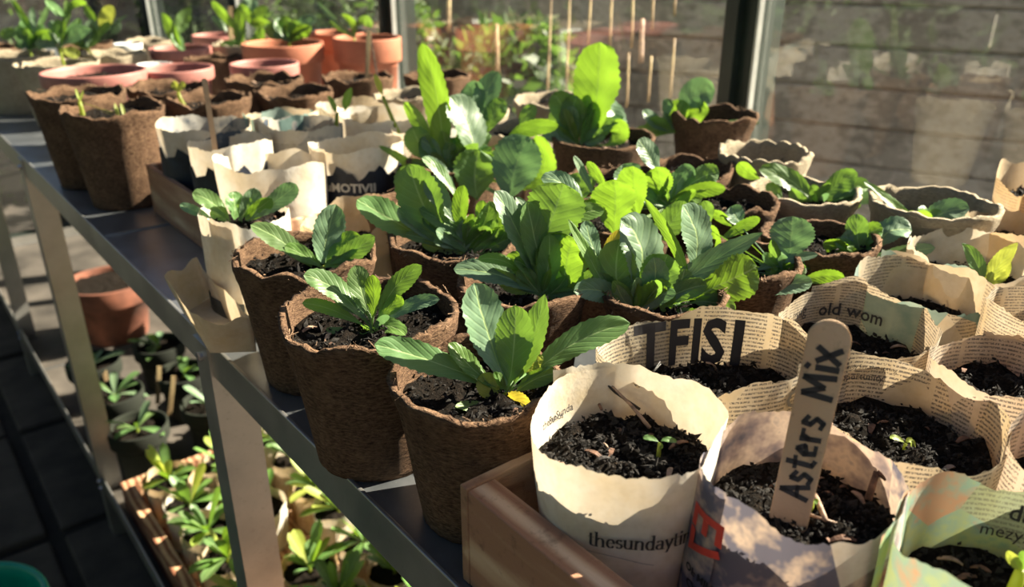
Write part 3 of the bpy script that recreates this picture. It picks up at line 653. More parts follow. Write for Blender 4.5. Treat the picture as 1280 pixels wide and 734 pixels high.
for i, (s_, dth) in enumerate((('T', .98), ('F', .52), ('I', .22), ('S', -.04), ('I', -.36))): put(a4, s_, .042, back_th(a4)+dth, a4['zs']+.000, INK, outside=False, bold=.0014, eps=.0008)
put(a4, 'OC', .016, cam_th(a4, 975)+.1, a4['H']-.020, INKG, bold=.0003)
put(a6, 'old wom', .013, back_th(a6)+.1, a6['zs']+.008, INK, outside=False, bold=.0002); put(a6, 'ing', .011, back_th(a6)+.9, a6['zs']+.010, INK, outside=False, eps=.0008)
put(a5, 'opportunity', .0055, back_th(a5)+.5, a5['zs']+.013, INK, outside=False, eps=.0008); put(a5, 'ready for the spring', .0036, back_th(a5)+.4, a5['zs']+.020, INK, outside=False, eps=.0008)
put(a3, 'damme', .012, back_th(a3)-.1, a3['zs']+.019, INK, outside=False, bold=.0002); put(a3, 'mezy.', .009, back_th(a3)+.25, a3['zs']+.008, INK, outside=False, eps=.0008)
# twigs and straw lying on the compost
def sp(pot, px, py, dz=0.004):
    q = at(px, py, pot['c'].z+pot['zs']+dz); return q-pot['c']
twig(a1['soil'], [sp(a1, 812, 535, .002), sp(a1, 790, 508, .008), sp(a1, 762, 480, .016), sp(a1, 738, 468, .02)], .0011, STRAW)
twig(a1['soil'], [sp(a1, 800, 512, .006), sp(a1, 768, 490, .013), sp(a1, 748, 470, .02), sp(a1, 745, 452, .026)], .0008, BARKD)
twig(a1['soil'], [sp(a1, 795, 497, .004), sp(a1, 812, 472, .014), sp(a1, 825, 452, .02)], .0009, BARKD)
twig(a1['soil'], [sp(a1, 712, 494, .004), sp(a1, 735, 500, .008)], .0012, STRAW); twig(a1['soil'], [sp(a1, 742, 492, .004), sp(a1, 752, 512, .006)], .0011, BARK)
twig(a5['soil'], [sp(a5, 1135, 497, .002), sp(a5, 1172, 478, .014)], .0006, BARKD)
twig(a7['soil'], [sp(a7, 1165, 372, .002), sp(a7, 1190, 358, .010), sp(a7, 1207, 346, .018)], .0022, BARKD)
twig(a7['soil'], [sp(a7, 1211, 380, .001), sp(a7, 1214, 350, .018)], .0005, BARK)
twig(a6['soil'], [sp(a6, 1155, 437, .001), sp(a6, 1160, 398, .022)], .0010, BARKD)
twig(a2['soil'], [sp(a2, 1085, 625, .004), sp(a2, 1096, 590, .014), sp(a2, 1108, 600, .012)], .0018, BARK)
twig(a2['soil'], [sp(a2, 1018, 618, .002), sp(a2, 1032, 650, .006)], .0016, STRAW); twig(a2['soil'], [sp(a2, 1000, 640, .003), sp(a2, 1048, 655, .003)], .0009, STRAW)
twig(a4['soil'], [sp(a4, 800, 482, .0), sp(a4, 826, 455, .010)], .0007, BARKD)
# ------------------------------------------------------------------ the lolly-stick label
def stick(label, foot, top, w, th, facing, txt=False, name='plant_label', rounded=True, mat=STICKW, group=None):
    d = (top-foot); L = d.length; d.normalize(); s = d.cross(facing).normalized(); n = s.cross(d).normalized()
    out = [(0-.0, -w/2*.9)]
    prof = [(0, w/2*.93), (L*.5, w/2*.96), (L-w/2, w/2)]+[(L-w/2+w/2*math.sin(a), w/2*math.cos(a)) for a in [i*PI/16 for i in range(1, 8)]] if rounded else [(0, w/2), (L, w/2)]
    P = prof+[(L, 0)]*rounded+[(a, -b) for a, b in prof[::-1]]
    bm = bmesh.new(); lo = [bm.verts.new(foot*0+d*a+s*b-n*th/2) for a, b in P]; hi = [bm.verts.new(d*a+s*b+n*th/2) for a, b in P]; m = len(P)
    bm.faces.new(lo); bm.faces.new(hi[::-1])
    for i in range(m): bm.faces.new((lo[i], hi[i], hi[(i+1) % m], lo[(i+1) % m]))
    bmesh.ops.recalc_face_normals(bm, faces=bm.faces[:]); bmesh.ops.bevel(bm, geom=[e for e in bm.edges if abs((e.verts[0].co-e.verts[1].co).dot(n)) < 1e-6], offset=th*.22, segments=2, affect='EDGES')
    me = bpy.data.meshes.new(name); bm.to_mesh(me); bm.free(); o = link(name, me, mat); o.location = foot; tag(o, label, 'label', group)
    return o, d, s, n, L
foot = at(983, 662, a2['c'].z+a2['zs']-.003); top = atd(1042, 400, depth(foot)-.020)
so_, d_, s_, n_, L_ = stick('wooden lolly stick with handwritten black letters in the front grey newspaper pot', foot, top, 0.0178, .0019, (CAM-foot).normalized()+RT*.12)
HW = {'A': [[(0, 0), (.35, 1.3), (.7, 0)], [(.1, .5), (.65, .55)]], 's': [[(.55, .75), (.2, .95), (.15, .6), (.5, .35), (.3, 0), (0, .1)]], 't': [[(.3, 1.3), (.25, .1), (.5, 0)], [(0, .9), (.6, .95)]], 'e': [[(.05, .45), (.5, .6), (.3, .95), (.05, .6), (.15, .1), (.55, .1)]],
      'r': [[(.1, .9), (.15, 0)], [(.12, .5), (.3, .85), (.6, .85)]], 'M': [[(0, 0), (.1, 1.2), (.45, .4), (.8, 1.25), (.95, 0)]], 'i': [[(.1, .85), (.12, 0)], [(.1, 1.2), (.14, 1.28)]], 'x': [[(0, .9), (.6, 0)], [(.6, .95), (0, 0)]]}
def hand(word, x0, sc, col=INK):
    x = 0; vs_, fs = [], []
    for ch in word:
        adv = {'M': 1.2, 'i': .4, 'A': .85}.get(ch, .75)
        for p in HW[ch]:
            v_, f_ = strokes2d([[(x+a, b) for a, b in p]], lambda dx, dy: .20+.08*abs(dy)); b = len(vs_); vs_ += v_; fs += [tuple(q+b for q in f) for f in f_]
        x += adv
    sgn = 1 if s_.dot(RT) > 0 else -1        # reads upwards along the stick
    pts = [d_*(x0+a*sc)-s_*sgn*((b-.6)*sc)+n_*(.00115 if n_.dot(CAM-foot) > 0 else -.00115) for a, b in vs_]
    link('handwriting', mesh('handwriting', pts, fs), col, so_)
hand('Asters', .016, .0086); hand('Mix', .063, .0098)
# ------------------------------------------------------------------ peat pots of the front and middle rows
b1 = peat_pot('potted_seedling', 'brown peat pot with a small leaf rosette, middle one along the near bench edge', 0, 0, .852, .053, 21, pos=(.2155, .408), torn=.005, crumbs=350, cat='potted plant')
b2 = peat_pot('potted_seedling', 'brown peat pot with one upright leaf, just behind the rosette pot at the bench edge', 0, 0, .852, .050, 22, pos=(.229, .528), torn=.005, crumbs=250, cat='potted plant')
b3 = peat_pot('potted_seedling', 'small peat pot with long spreading leaves beside the corner of the front tray', 0, 0, .842, .046, 23, pos=(.228, .314), torn=.005, crumbs=350, taper=.28, cat='potted plant')
b6 = peat_pot('potted_seedling', 'peat pot with a dense clump of small toothed leaves, centre of the picture', 0, 0, .850, .050, 24, pos=(.338, .492), cat='potted plant')
b7 = peat_pot('potted_seedling', 'peat pot with broad upright leaves behind the small front pot', 0, 0, .848, .045, 25, pos=(.326, .392), cat='potted plant')
b8 = peat_pot('potted_seedling', 'peat pot with the tallest fan of large leaves behind the headline newspaper pot', 0, 0, .846, .040, 26, pos=(.392, .322), cat='potted plant')
b9 = peat_pot('potted_seedling', 'peat pot with one rounded grey-green upright leaf, right of the large leafy clump', 0, 0, .845, .041, 27, pos=(.485, .326), cat='potted plant')
b11 = peat_pot('potted_seedling', 'peat pot with a seedling standing behind the teal-panelled newspaper pot', 0, 0, .845, .043, 28, pos=(.575, .318), cat='potted plant')
b10 = peat_pot('potted_seedling', 'pale peat pot with long arching leaves below the fence at right', 0, 0, .850, .047, 29, PEATP, pos=(.668, .392), cat='potted plant')
b12 = peat_pot('potted_seedling', 'wide pale peat pot with a dark hollow interior near the right edge', 0, 0, .857, .050, 30, PEATP, pos=(.700, .288), scallop=.001, depth_=.022, cat='potted plant')
b955 = peat_pot('peat_pot', 'pale peat pot with a scalloped rim beside the foot of the dark window post', 0, 0, .858, .047, 31, PEATP, pos=(.735, .484), scallop=.003, depth_=.020)
b16 = peat_pot('potted_seedling', 'brown peat pot with curling leaves standing against the window post', 0, 0, .868, .052, 32, pos=(.825, .622), torn=.006, taper=.36, cat='potted plant', depth_=.02)
b15 = peat_pot('potted_seedling', 'peat pot with one tall rounded lime leaf in front of the bamboo canes', 0, 0, .856, .058, 33, pos=(.665, .655), cat='potted plant')
b14 = peat_pot('potted_seedling', 'peat pot with tall pointed lime leaf left of centre', 0, 0, .850, .050, 34, pos=(.480, .690), cat='potted plant')
b17 = peat_pot('potted_seedling', 'peat pot with rounded bright leaves left of the bare peat pots', 0, 0, .850, .048, 35, pos=(.478, .452), cat='potted plant')
b18 = peat_pot('peat_pot', 'bare brown peat pot in front of the arching-leaved seedling at right', 0, 0, .852, .046, 36, pos=(.580, .418), torn=.006)
b19 = peat_pot('peat_pot', 'bare peat pot hidden behind the bright leaves right of centre', 0, 0, .850, .046, 37, pos=(.560, .530), torn=.005)
b20 = peat_pot('peat_pot', 'dark peat pot tucked behind the clump at the centre', 0, 0, .846, .046, 38, pos=(.372, .600))
b21 = peat_pot('peat_pot', 'bare peat pot between the scalloped pot and the window post pot', 0, 0, .850, .044, 39, pos=(.650, .515), torn=.005)
# newspaper pots at the bench edge, left of the peat pots
c1 = paper_pot('potted_seedling', 'tall newspaper pot with a dark printed foot and a low rosette, at the bench edge', 0, 0, .852, .0355, PAP['plain'], 41, pos=(.232, .650), taper=.02, depth_=.010, crumbs=120, rimwob=.004, zb=S+.001, cat='potted plant')
NB = 26; v_, f_ = [], []
for i in range(NB*2+1):
    for z in (.002, .012, .022, .031): q = c1['surf'](2*PI*i/(NB*2), z); q2 = V((q.x, q.y, 0)).normalized(); v_.append(q+q2*.0022)
for i in range(NB*2):
    for j in range(3): a = i*4+j; f_.append((a, a+4, a+5, a+1))
DARKINK = m_simple('printed_dark_panel', (.045, .05, .052), .75, 0, .3, 60, .1)
link('printed_panel', mesh('printed_panel', v_, f_, True), DARKINK, c1['wall'])
c3p = paper_pot('newspaper_pot', 'low square-folded brown paper pot between the tall paper pot and the clump', 0, 0, .838, .042, PAP['brown'], 42, pos=(.318, .622), rimwob=.008, depth_=.03, zb=S+.001, squash=(1.1, .9, 0))
# open square paper collar hanging over the rail
cc = [at(205, 345, .805), at(246, 324, .808), at(313, 393, .801), at(254, 403, .800)]
bb = [at(232, 392, .768), at(262, 372, .768), at(320, 440, .766), at(262, 441, .766)]
cen = sum(cc, V((0, 0, 0)))/4; t = thing('paper_collar', 'open square folded paper pot slumped over the bench edge beside the tall paper pot', 'pot', V((cen.x, cen.y, .766)))
v_, f_, uvs_ = [], [], []; NS = 8
for i in range(4*NS+1):
    e = (i//NS) % 4; q = (i % NS)/NS; a, b = cc[e], cc[(e+1) % 4]; a2_, b2_ = bb[e], bb[(e+1) % 4]; tp = a.lerp(b, q); bt = a2_.lerp(b2_, q); bl_ = math.sin(PI*q)
    tp = tp+(tp-cen)*.05*bl_+V((0, 0, .0025*math.sin(i*1.1)-.006*bl_*(1 if e == 1 else .3)))
    for j in range(6): z = j/5; p = bt.lerp(tp, z)+V((0, 0, 0)); p += (V((vn(p.x*60, p.y*60, z), vn(p.y*60, p.x*60, z+3), 0))*.002); v_.append(p-V(t.location)); uvs_.append((i*.006, z*.04))
for i in range(4*NS):
    for j in range(5): a = i*6+j; f_.append((a, a+6, a+7, a+1))
link('paper_wall', mesh('paper_wall', v_, f_, True, uvs_), PAP['cream'], t)
q = [p-V(t.location) for p in bb]; link('paper_base', mesh('paper_base', q, [(0, 1, 2, 3)], False, [(0, 0), (.05, 0), (.05, .05), (0, .05)]), PAP['cream'], t)
# ------------------------------------------------------------------ newspaper pots of the far tray
PB = {'w1': (.312, .968, .051, (1, 1, 0)), 'w6': (.308, .876, .044, (1, 1, 0)), 'w2': (.316, .787, .052, (1.05, 1, 0)), 'w3': (.418, .790, .052, (1, 1, 0)), 'w4': (.400, .890, .048, (1, 1, 0)), 'w7': (.412, .978, .046, (1, 1, 0)), 'w5': (.520, .800, .046, (1, 1, 0)), 'w8': (.505, .893, .050, (1, 1, 0)), 'w9': (.515, .984, .044, (1, 1, 0))}
def pb(key, label, zr, mat, seed, **kw):
    x, y, r, sq = PB[key]; return paper_pot('newspaper_pot', label, 0, 0, zr, r, PAP[mat], seed, zb=ZB, pos=(x, y), neigh=nbs(PB, key), squash=sq, depth_=.034, crumbs=60, chips=0, **kw)
w1 = pb('w1', 'newspaper pot with a white rim at the far left corner of the far tray', .866, 'dark', 51, rimwob=.004)
w6 = pb('w6', 'cream newspaper pot holding a slanting wooden stick in the far tray', .862, 'plain', 52)
w2 = pb('w2', 'wide cream newspaper pot at the near left corner of the far tray', .856, 'plain', 53, rimwob=.006)
w3 = pb('w3', 'newspaper pot with a dark blue printed band, near end of the far tray', .860, 'plain', 54)
w4 = pb('w4', 'grey printed newspaper pot in the middle of the far tray', .868, 'dark', 55)
w7 = pb('w7', 'newspaper pot in the back row of the far tray, beside its left corner pot', .864, 'teal', 56)
w5 = pb('w5', 'cream newspaper pot at the near right corner of the far tray', .862, 'plain', 57)
w8 = pb('w8', 'cream newspaper pot with thin sprouts on the right of the far tray', .866, 'plain', 58)
w9 = pb('w9', 'newspaper pot at the far right corner of the far tray', .862, 'text', 59)
v_, f_ = [], []
NAVY = m_simple('printed_navy_panel', (.012, .018, .035), .6, 0, .3, 60, .1)
for pot_, za, zb_ in ((w3, .004, .080), (w1, .01, .082), (w6, .01, .078)):
    v_, f_ = [], []
    for i in range(61):
        for j in range(6): z = za+(zb_-za)*j/5+(.006*math.sin(i*.9)+.003*math.sin(i*2.3) if j == 5 else 0); q = pot_['surf'](2*PI*i/60, z); v_.append(q+V((q.x, q.y, 0)).normalized()*.0024)
    for i in range(60):
        for j in range(5): a = i*6+j; f_.append((a, a+6, a+7, a+1))
    link('printed_panel', mesh('printed_panel', v_, f_, True), NAVY, pot_['wall'])
put(w3, 'uMOTIVII', .013, cam_th(w3, 440), .060, INKW, bold=.0004, eps=.0034)
ft = at(270, 182, w6['c'].z+w6['zs']); ft = atd(272, 205, depth(w6['c']+V((0, 0, w6['zs']))))
tp_ = atd(255, 98, depth(ft)-.02); stick('slanting thin pale wooden stick in the far tray', ft, tp_, .006, .002, CAM-ft, name='plant_stick')
# ------------------------------------------------------------------ peat and plastic pots at the far end
P = {}
def far(key, kind, label, x, y, zr, r, seed, **kw):
    if kind == 'peat': P[key] = peat_pot('peat_pot', label, 0, 0, zr, r, seed, pos=(x, y), torn=.006, crumbs=120, **kw)
    elif kind == 'peatp': P[key] = peat_pot('peat_pot', label, 0, 0, zr, r, seed, PEATP, pos=(x, y), torn=.005, crumbs=80, **kw)
    else: P[key] = clay_pot('plastic_pot' if kind == 'pink' else 'terracotta_pot', label, 0, 0, zr, r, seed, TERRAP if kind == 'pink' else TERRA, pos=(x, y), **kw)
far('p140', 'peat', 'large torn peat pot at the bench edge beyond the far tray', .247, 1.107, .872, .060, 61, depth_=.012)
far('p95', 'peat', 'second large peat pot along the bench edge, behind the torn one', .236, 1.238, .876, .060, 62, depth_=.012)
far('red', 'pink', 'wide pinkish plastic pot at the bench edge near the top left corner', .305, 1.44, .876, .078, 63, collar=.02)
far('p260', 'peat', 'peat pot behind the first large peat pot, above the cream pots', .375, 1.125, .868, .054, 64)
far('p300', 'peat', 'peat pot in the second row behind the far tray', .490, 1.105, .868, .052, 65)
far('p340', 'peat', 'peat pot in front of the terracotta pan, third row from the far tray', .500, 1.235, .870, .056, 66)
far('p370', 'peat', 'peat pot between the second large edge pot and the middle rows', .362, 1.265, .868, .055, 67)
far('p480', 'peat', 'peat pot below the right terracotta pot', .640, 1.19, .866, .056, 68)
far('p430', 'peatp', 'pale peat pot right of the far tray', .640, 1.04, .856, .050, 69)
far('p500', 'peatp', 'pale peat pot left of the tall pointed leaf', .655, .90, .850, .050, 70)
far('p550', 'peatp', 'pale peat pot behind the tall pointed leaf', .640, .780, .848, .046, 71)
far('p640', 'peatp', 'pale paper-coloured pot under the bamboo canes', .775, .86, .858, .058, 72)
far('pink2', 'pink', 'pinkish plastic pot behind the peat pots at upper left', .430, 1.44, .870, .062, 73, collar=.02)
far('pink3', 'pink', 'pinkish plastic pot left of the terracotta pan', .565, 1.385, .872, .058, 74, collar=.02)
far('p700', 'peat', 'peat pot right of the row below the terracotta pots', .760, 1.14, .862, .055, 75)
far('t1', 'clay', 'wide terracotta pot with a leafy plant, left one of the pair by the glass', .676, 1.555, .884, .078, 76, collar=.035, taper=.2)
far('t2', 'clay', 'terracotta pot with a drooping seedling, right one of the pair by the glass', .808, 1.455, .894, .066, 77, collar=.045, taper=.25)
far('t3', 'clay', 'terracotta pot behind the pair, near the glass', .840, 1.64, .888, .060, 78)
far('q1', 'peatp', 'pale pot with lush seedlings, leftmost at the far end', .262, 1.90, .862, .070, 79)
far('q2', 'peatp', 'pale pot with lush seedlings, second from the left at the far end', .300, 1.700, .862, .070, 80)
far('q3', 'peatp', 'pale pot with lush seedlings beside the white cup', .425, 1.80, .862, .060, 81)
far('q4', 'pink', 'pinkish pot with a forked seedling behind the white cup', .555, 1.80, .862, .062, 82, collar=.02)
far('q5', 'peatp', 'pale pot with upright leaves behind the terracotta pan', .690, 1.80, .862, .060, 83)
far('q6', 'peat', 'peat pot in the back row between cups and terracotta', .560, 1.62, .860, .052, 84)
far('q7', 'peat', 'peat pot at the far end, behind the lush seedlings', .420, 2.02, .858, .055, 85)
far('q8', 'peatp', 'pale pot at the far end beyond the forked seedling', .560, 2.02, .858, .055, 86)
far('q9', 'peat', 'farthest peat pot at the bench edge', .250, 2.10, .860, .060, 87)
far('q10', 'peat', 'peat pot near the second window post', .830, 1.86, .862, .06, 88)
far('q11', 'pink', 'pinkish pot beyond the upright leaves, against the glass', .720, 2.03, .86, .06, 89)
def cup(label, x, y, z, r, h, seed):
    t = thing('white_cup', label, 'cup', (x, y, z)); N = 32; v_, f_ = [], []
    prof = [(0, r*.75), (.1, r*.78), (.9, r*.98), (1, r*1.03), (1, r*.96), (.2, r*.76)]
    for a, rr in prof:
        for i in range(N): th = 2*PI*i/N; v_.append(V((rr*math.cos(th), rr*math.sin(th), h*a)))
    for j in range(5):
        for i in range(N): k_ = (i+1) % N; f_.append((j*N+i, j*N+k_, (j+1)*N+k_, (j+1)*N+i))
    f_.append(tuple(range(N))[::-1]); link('cup_wall', mesh('cup_wall', v_, f_, True), WHITEP, t); soil_part(t, lambda th: r*.9, h*.8, seed, 20, 0)
cup('small white cup among the far pots left of the terracotta pan', .437, 1.580, S+.001, .030, .110, 90)
cup('white cup deeper among the far seedlings', .480, 1.905, S+.001, .028, .115, 91)
# wooden sticks at the far end
def s2(label, p0, p1, dep, w=.006, mat=CANE, name='plant_stick', group=None):
    a = atd(*p0, dep); b = atd(*p1, dep-.01)
    return stick(label, a, b, w, .0022, CAM-a, name=name, rounded=False, mat=mat, group=group)
s2('short bamboo stick standing among the upright leaves left of the terracotta pan', (289, 82), (288, 8), 1.78, .010)
s2('split stick leaning in front of the right terracotta pot', (458, 112), (461, 38), 1.30, .007)
s2('thin dead stalk beside the split stick', (474, 108), (462, 40), 1.31, .004, STRAW)
s2('thin reddish cane leaning on the dark window post at upper left', (491, 42), (497, -6), 1.75, .005, STRAW)
for i, (xa, ya, xb, yb, dp, w) in enumerate(((686, 150, 690, -40, 1.12, .0052), (708, 140, 713, -40, 1.14, .0056))): pass
# canes outside, close behind the glass
canes = [((684, 132), (691, -60)), ((708, 118), (714, -60)), ((735, 60), (741, -60)), ((762, 62), (767, -60)), ((789, 60), (793, -60)), ((815, 38), (820, -60)), ((843, 20), (847, -60)), ((783, 135), (786, 66)), ((838, 122), (843, 48)), ((810, 128), (814, 70)), ((801, 78), (803, 24)), ((561, 40), (562, -60)), ((622, 92), (621, 30))]
wh = ['leftmost of the row of bamboo canes behind the glass', 'second of the row of bamboo canes behind the glass', 'third of the row of bamboo canes, ending above the rounded lime leaf', 'fourth of the row of bamboo canes behind the glass', 'fifth of the row of bamboo canes behind the glass', 'sixth of the row of bamboo canes, a short one', 'rightmost and shortest hanging bamboo cane behind the glass',
      'short low cane below the fifth bamboo cane', 'short low cane nearest the dark window post', 'short low cane between the other two low ones', 'stubby reddish stick among the canes', 'cane above the terracotta reflection near the second window post', 'thin grey cane left of the row of bamboo canes']
for i, (a, b) in enumerate(canes):
    A_ = atd(*a, 1.0); d = A_-CAM; A_ = CAM+d*((GX+.055)/d.x); dd = depth(A_); B_ = atd(*b, dd+.0)
    r = .0022 if i < 10 else .004
    v_, f_ = rod(A_-A_, B_-A_, r*1.1, r*.9, 7, .0006, 5, i); n0 = len(v_)
    me = mesh('bamboo_cane', v_, f_, True); o = link('bamboo_cane', me, CANE if i != 10 else STRAW, None, A_); tag(o, wh[i], 'cane')
# ------------------------------------------------------------------ plants, leaf by leaf (b, m, t in the coordinates of a magnified crop: origin x, origin y, scale)
Z8 = (460, 330, 2.532); Z7 = (200, 220, 1.93); Z6 = (180, 90, 3.19); Z2 = (460, 200, 2.824); Z3 = (700, 180, 2.824); Z4 = (880, 160, 3.058); Z1 = (460, 40, 3.057)
U3 = (600, 0, 3.556); U5 = (0, 0, 6.4); U1 = (0, 0, 3.864); U2 = (300, 0, 3.864); ZL = (820, 380, 2.074); ZF = (560, 430, 2.413)
seedling(b3, (440, 405), Z8, [
 ((415, 390), (190, 305), (20, 255), 82, 20, 'g'), ((440, 385), (378, 215), (335, 60), 118, 25, 't'), ((447, 380), (462, 260), (466, 130), 100, -5, 'g'), ((462, 375), (520, 235), (560, 95), 78, -25, 'g', 'p'),
 ((500, 370), (655, 250), (830, 188), 82, 20, 'g'), ((405, 400), (325, 325), (256, 250), 55, 30, 'l'), ((405, 425), (385, 395), (362, 345), 66, 10, 'y'), ((470, 405), (530, 365), (597, 345), 52, 10, 'l'),
 ((480, 350), (520, 315), (555, 305), 45, 20, 'y'), ((420, 445), (462, 432), (517, 462), 52, -10, 'o', {'dz': -.012}), ((400, 450), (340, 450), (276, 452), 30, 20, 'l', {'dz': -.012})], 1, fill=(4, 20, 40))
seedling(b1, (512, 372), Z7, [
 ((500, 355), (425, 275), (346, 240), 52, 30, 'g'), ((490, 360), (412, 322), (343, 307), 30, 20, 'l'), ((508, 345), (485, 275), (472, 215), 48, 10, 'g'), ((513, 345), (516, 290), (512, 238), 34, -20, 'l'),
 ((528, 345), (566, 270), (632, 216), 44, 25, 'g'), ((545, 355), (605, 312), (675, 298), 30, 15, 't'), ((510, 375), (550, 362), (592, 385), 38, 30, 'l', {'dz': -.01}), ((490, 382), (450, 378), (400, 370), 18, 10, 'g'), ((522, 350), (560, 312), (583, 290), 32, 10, 'l'), ((500, 345), (455, 310), (420, 285), 28, 5, 't')], 2, fill=(4, 18, 32))
seedling(b2, (392, 218), Z7, [
 ((392, 212), (402, 150), (424, 68), 64, 15, 't'), ((370, 222), (300, 162), (218, 118), 46, 25, 'g'), ((400, 218), (440, 178), (485, 145), 54, -25, 'l'), ((402, 222), (458, 188), (518, 145), 42, 10, 'g'), ((390, 220), (345, 190), (300, 170), 34, 20, 'l'), ((395, 222), (430, 205), (480, 200), 30, 10, 'g')], 3, fill=(3, 18, 35))
seedling(c1, (360, 605), Z6, [
 ((340, 592), (270, 520), (192, 485), 64, 25, 'g'), ((270, 585), (205, 555), (142, 528), 34, 10, 't'), ((360, 592), (362, 530), (348, 478), 66, 25, 'g'), ((378, 592), (420, 530), (440, 462), 66, 15, 't'),
 ((390, 600), (450, 550), (510, 505), 58, -25, 'l'), ((385, 598), (402, 545), (400, 492), 54, -10, 'g'), ((420, 590), (540, 505), (608, 448), 66, -5, 't'), ((330, 598), (300, 575), (262, 560), 38, 10, 'g')], 4)
seedling(b6, (330, 325), Z2, [
 ((230, 295), (90, 215), (-40, 140), 96, 25, 'g'), ((250, 300), (165, 225), (105, 170), 56, 30, 't'), ((260, 290), (195, 160), (145, 15), 130, -8, 'g'), ((305, 220), (250, 130), (205, 60), 66, 20, 't'),
 ((320, 150), (262, 55), (190, -8), 42, 40, 'g'), ((330, 262), (325, 175), (338, 88), 50, -15, 'l'), ((405, 235), (402, 190), (405, 142), 40, -20, 'l'), ((450, 275), (458, 228), (472, 178), 40, -10, 'l'),
 ((370, 305), (275, 228), (180, 172), 56, 30, 'g'), ((300, 295), (232, 240), (192, 203), 40, 40, 't'), ((380, 345), (310, 285), (248, 250), 46, 15, 'g'), ((300, 310), (205, 280), (130, 262), 34, 20, 'g'), ((350, 310), (352, 250), (372, 190), 34, 0, 'l'),
 ((360, 330), (420, 270), (440, 210), 50, 10, 'g'), ((340, 330), (300, 330), (230, 330), 34, 10, 'g'), ((300, 320), (240, 310), (190, 290), 30, -10, 'l'), ((400, 330), (470, 290), (520, 270), 50, 0, 'g'), ((340, 320), (285, 260), (215, 215), 44, 5, 'g'), ((335, 322), (345, 270), (350, 205), 60, 0, 't'), ((410, 300), (500, 250), (560, 240), 50, -10, 'g'), ((350, 300), (400, 280), (450, 250), 44, -20, 'g')], 5, fill=(12, 30, 75))
seedling(b7, (612, 480), Z2, [
 ((600, 470), (455, 405), (302, 385), 80, 35, 't'), ((545, 400), (470, 355), (388, 352), 40, 30, 'l'), ((600, 445), (535, 265), (448, 108), 90, 38, 't'), ((630, 455), (592, 295), (562, 145), 82, 20, 'g'), ((600, 330), (655, 190), (690, 82), 170, -5, 'g'),
 ((690, 485), (705, 350), (722, 272), 165, -30, 'l'), ((760, 165), (700, 90), (610, 66), 66, 35, 't'), ((610, 260), (730, 195), (835, 180), 60, 25, 'l'), ((660, 485), (745, 430), (802, 382), 28, 0, 'g'), ((640, 470), (690, 440), (745, 370), 90, -8, 'g'),
 ((615, 480), (570, 430), (540, 380), 60, -10, 'g'), ((640, 490), (700, 490), (770, 470), 50, 0, 'l'), ((640, 450), (615, 380), (600, 270), 60, -15, 'l'), ((605, 480), (635, 380), (640, 260), 70, 10, 'g'), ((620, 480), (660, 460), (700, 410), 50, 20, 'g'), ((600, 330), (590, 240), (520, 130), 46, 30, 't')], 6, fill=(12, 35, 85))
seedling(b8, (262, 600), Z3, [
 ((215, 600), (130, 450), (28, 265), 44, 35, 'l', 'n'), ((262, 565), (290, 390), (215, 262), 150, 38, 't'), ((300, 600), (500, 440), (718, 312), 74, -6, 't', 'p'), ((262, 600), (320, 550), (402, 505), 118, -28, 'l'), ((355, 600), (430, 625), (528, 640), 88, 25, 'l', {'dz': -.02}),
 ((465, 545), (590, 485), (695, 430), 150, -30, 'l'), ((242, 580), (200, 480), (212, 335), 120, -6, 'g'), ((468, 450), (482, 335), (432, 215), 118, 42, 't'), ((450, 475), (395, 340), (298, 192), 34, -20, 'l', 'n'), ((240, 600), (300, 630), (385, 665), 56, 25, 'g', {'dz': -.02}),
 ((250, 600), (255, 540), (240, 460), 70, -30, 'l'), ((255, 600), (180, 520), (110, 470), 70, 0, 'g'), ((260, 590), (340, 470), (380, 390), 110, 0, 'g'), ((380, 560), (420, 500), (440, 440), 70, 20, 'g'), ((160, 440), (175, 370), (216, 305), 38, -10, 'o'), ((150, 430), (110, 350), (90, 270), 60, 30, 't'),
 ((270, 600), (330, 500), (330, 400), 80, 0, 't'), ((300, 590), (430, 520), (520, 500), 60, -10, 'g'), ((470, 560), (540, 560), (620, 590), 60, 0, 'g')], 7, fill=(14, 40, 95))
seedling(b17, (385, 225), Z3, [
 ((190, 320), (195, 215), (190, 125), 150, -32, 'l', {'d': -.05}), ((270, 270), (262, 160), (258, 78), 100, -30, 'l', {'d': -.03}), ((275, 200), (240, 120), (225, 70), 90, 25, 't', {'d': -.02}), ((340, 205), (352, 140), (340, 80), 96, -28, 'l'), ((345, 110), (315, 40), (275, -15), 70, 35, 't'), ((380, 205), (420, 130), (475, 85), 84, 35, 't'), ((430, 165), (500, 118), (562, 100), 66, 0, 'g'), ((380, 210), (480, 165), (585, 160), 50, -25, 'l'),
 ((170, 170), (132, 110), (96, 62), 32, -20, 'l', {'d': -.03}), ((125, 195), (85, 110), (48, 42), 28, 35, 't', {'d': -.03}), ((370, 225), (310, 190), (270, 180), 60, 20, 'g'), ((370, 240), (420, 260), (470, 200), 90, 0, 'g'), ((300, 330), (380, 290), (440, 200), 80, -5, 'g', {'d': -.03}), ((70, 200), (70, 150), (70, 100), 90, 0, 'g', {'d': 0.0}), ((30, 240), (90, 230), (140, 230), 70, -25, 'l', {'d': -.04}), ((20, 180), (10, 150), (-10, 120), 70, 30, 'g')], 8, fill=(10, 25, 55))
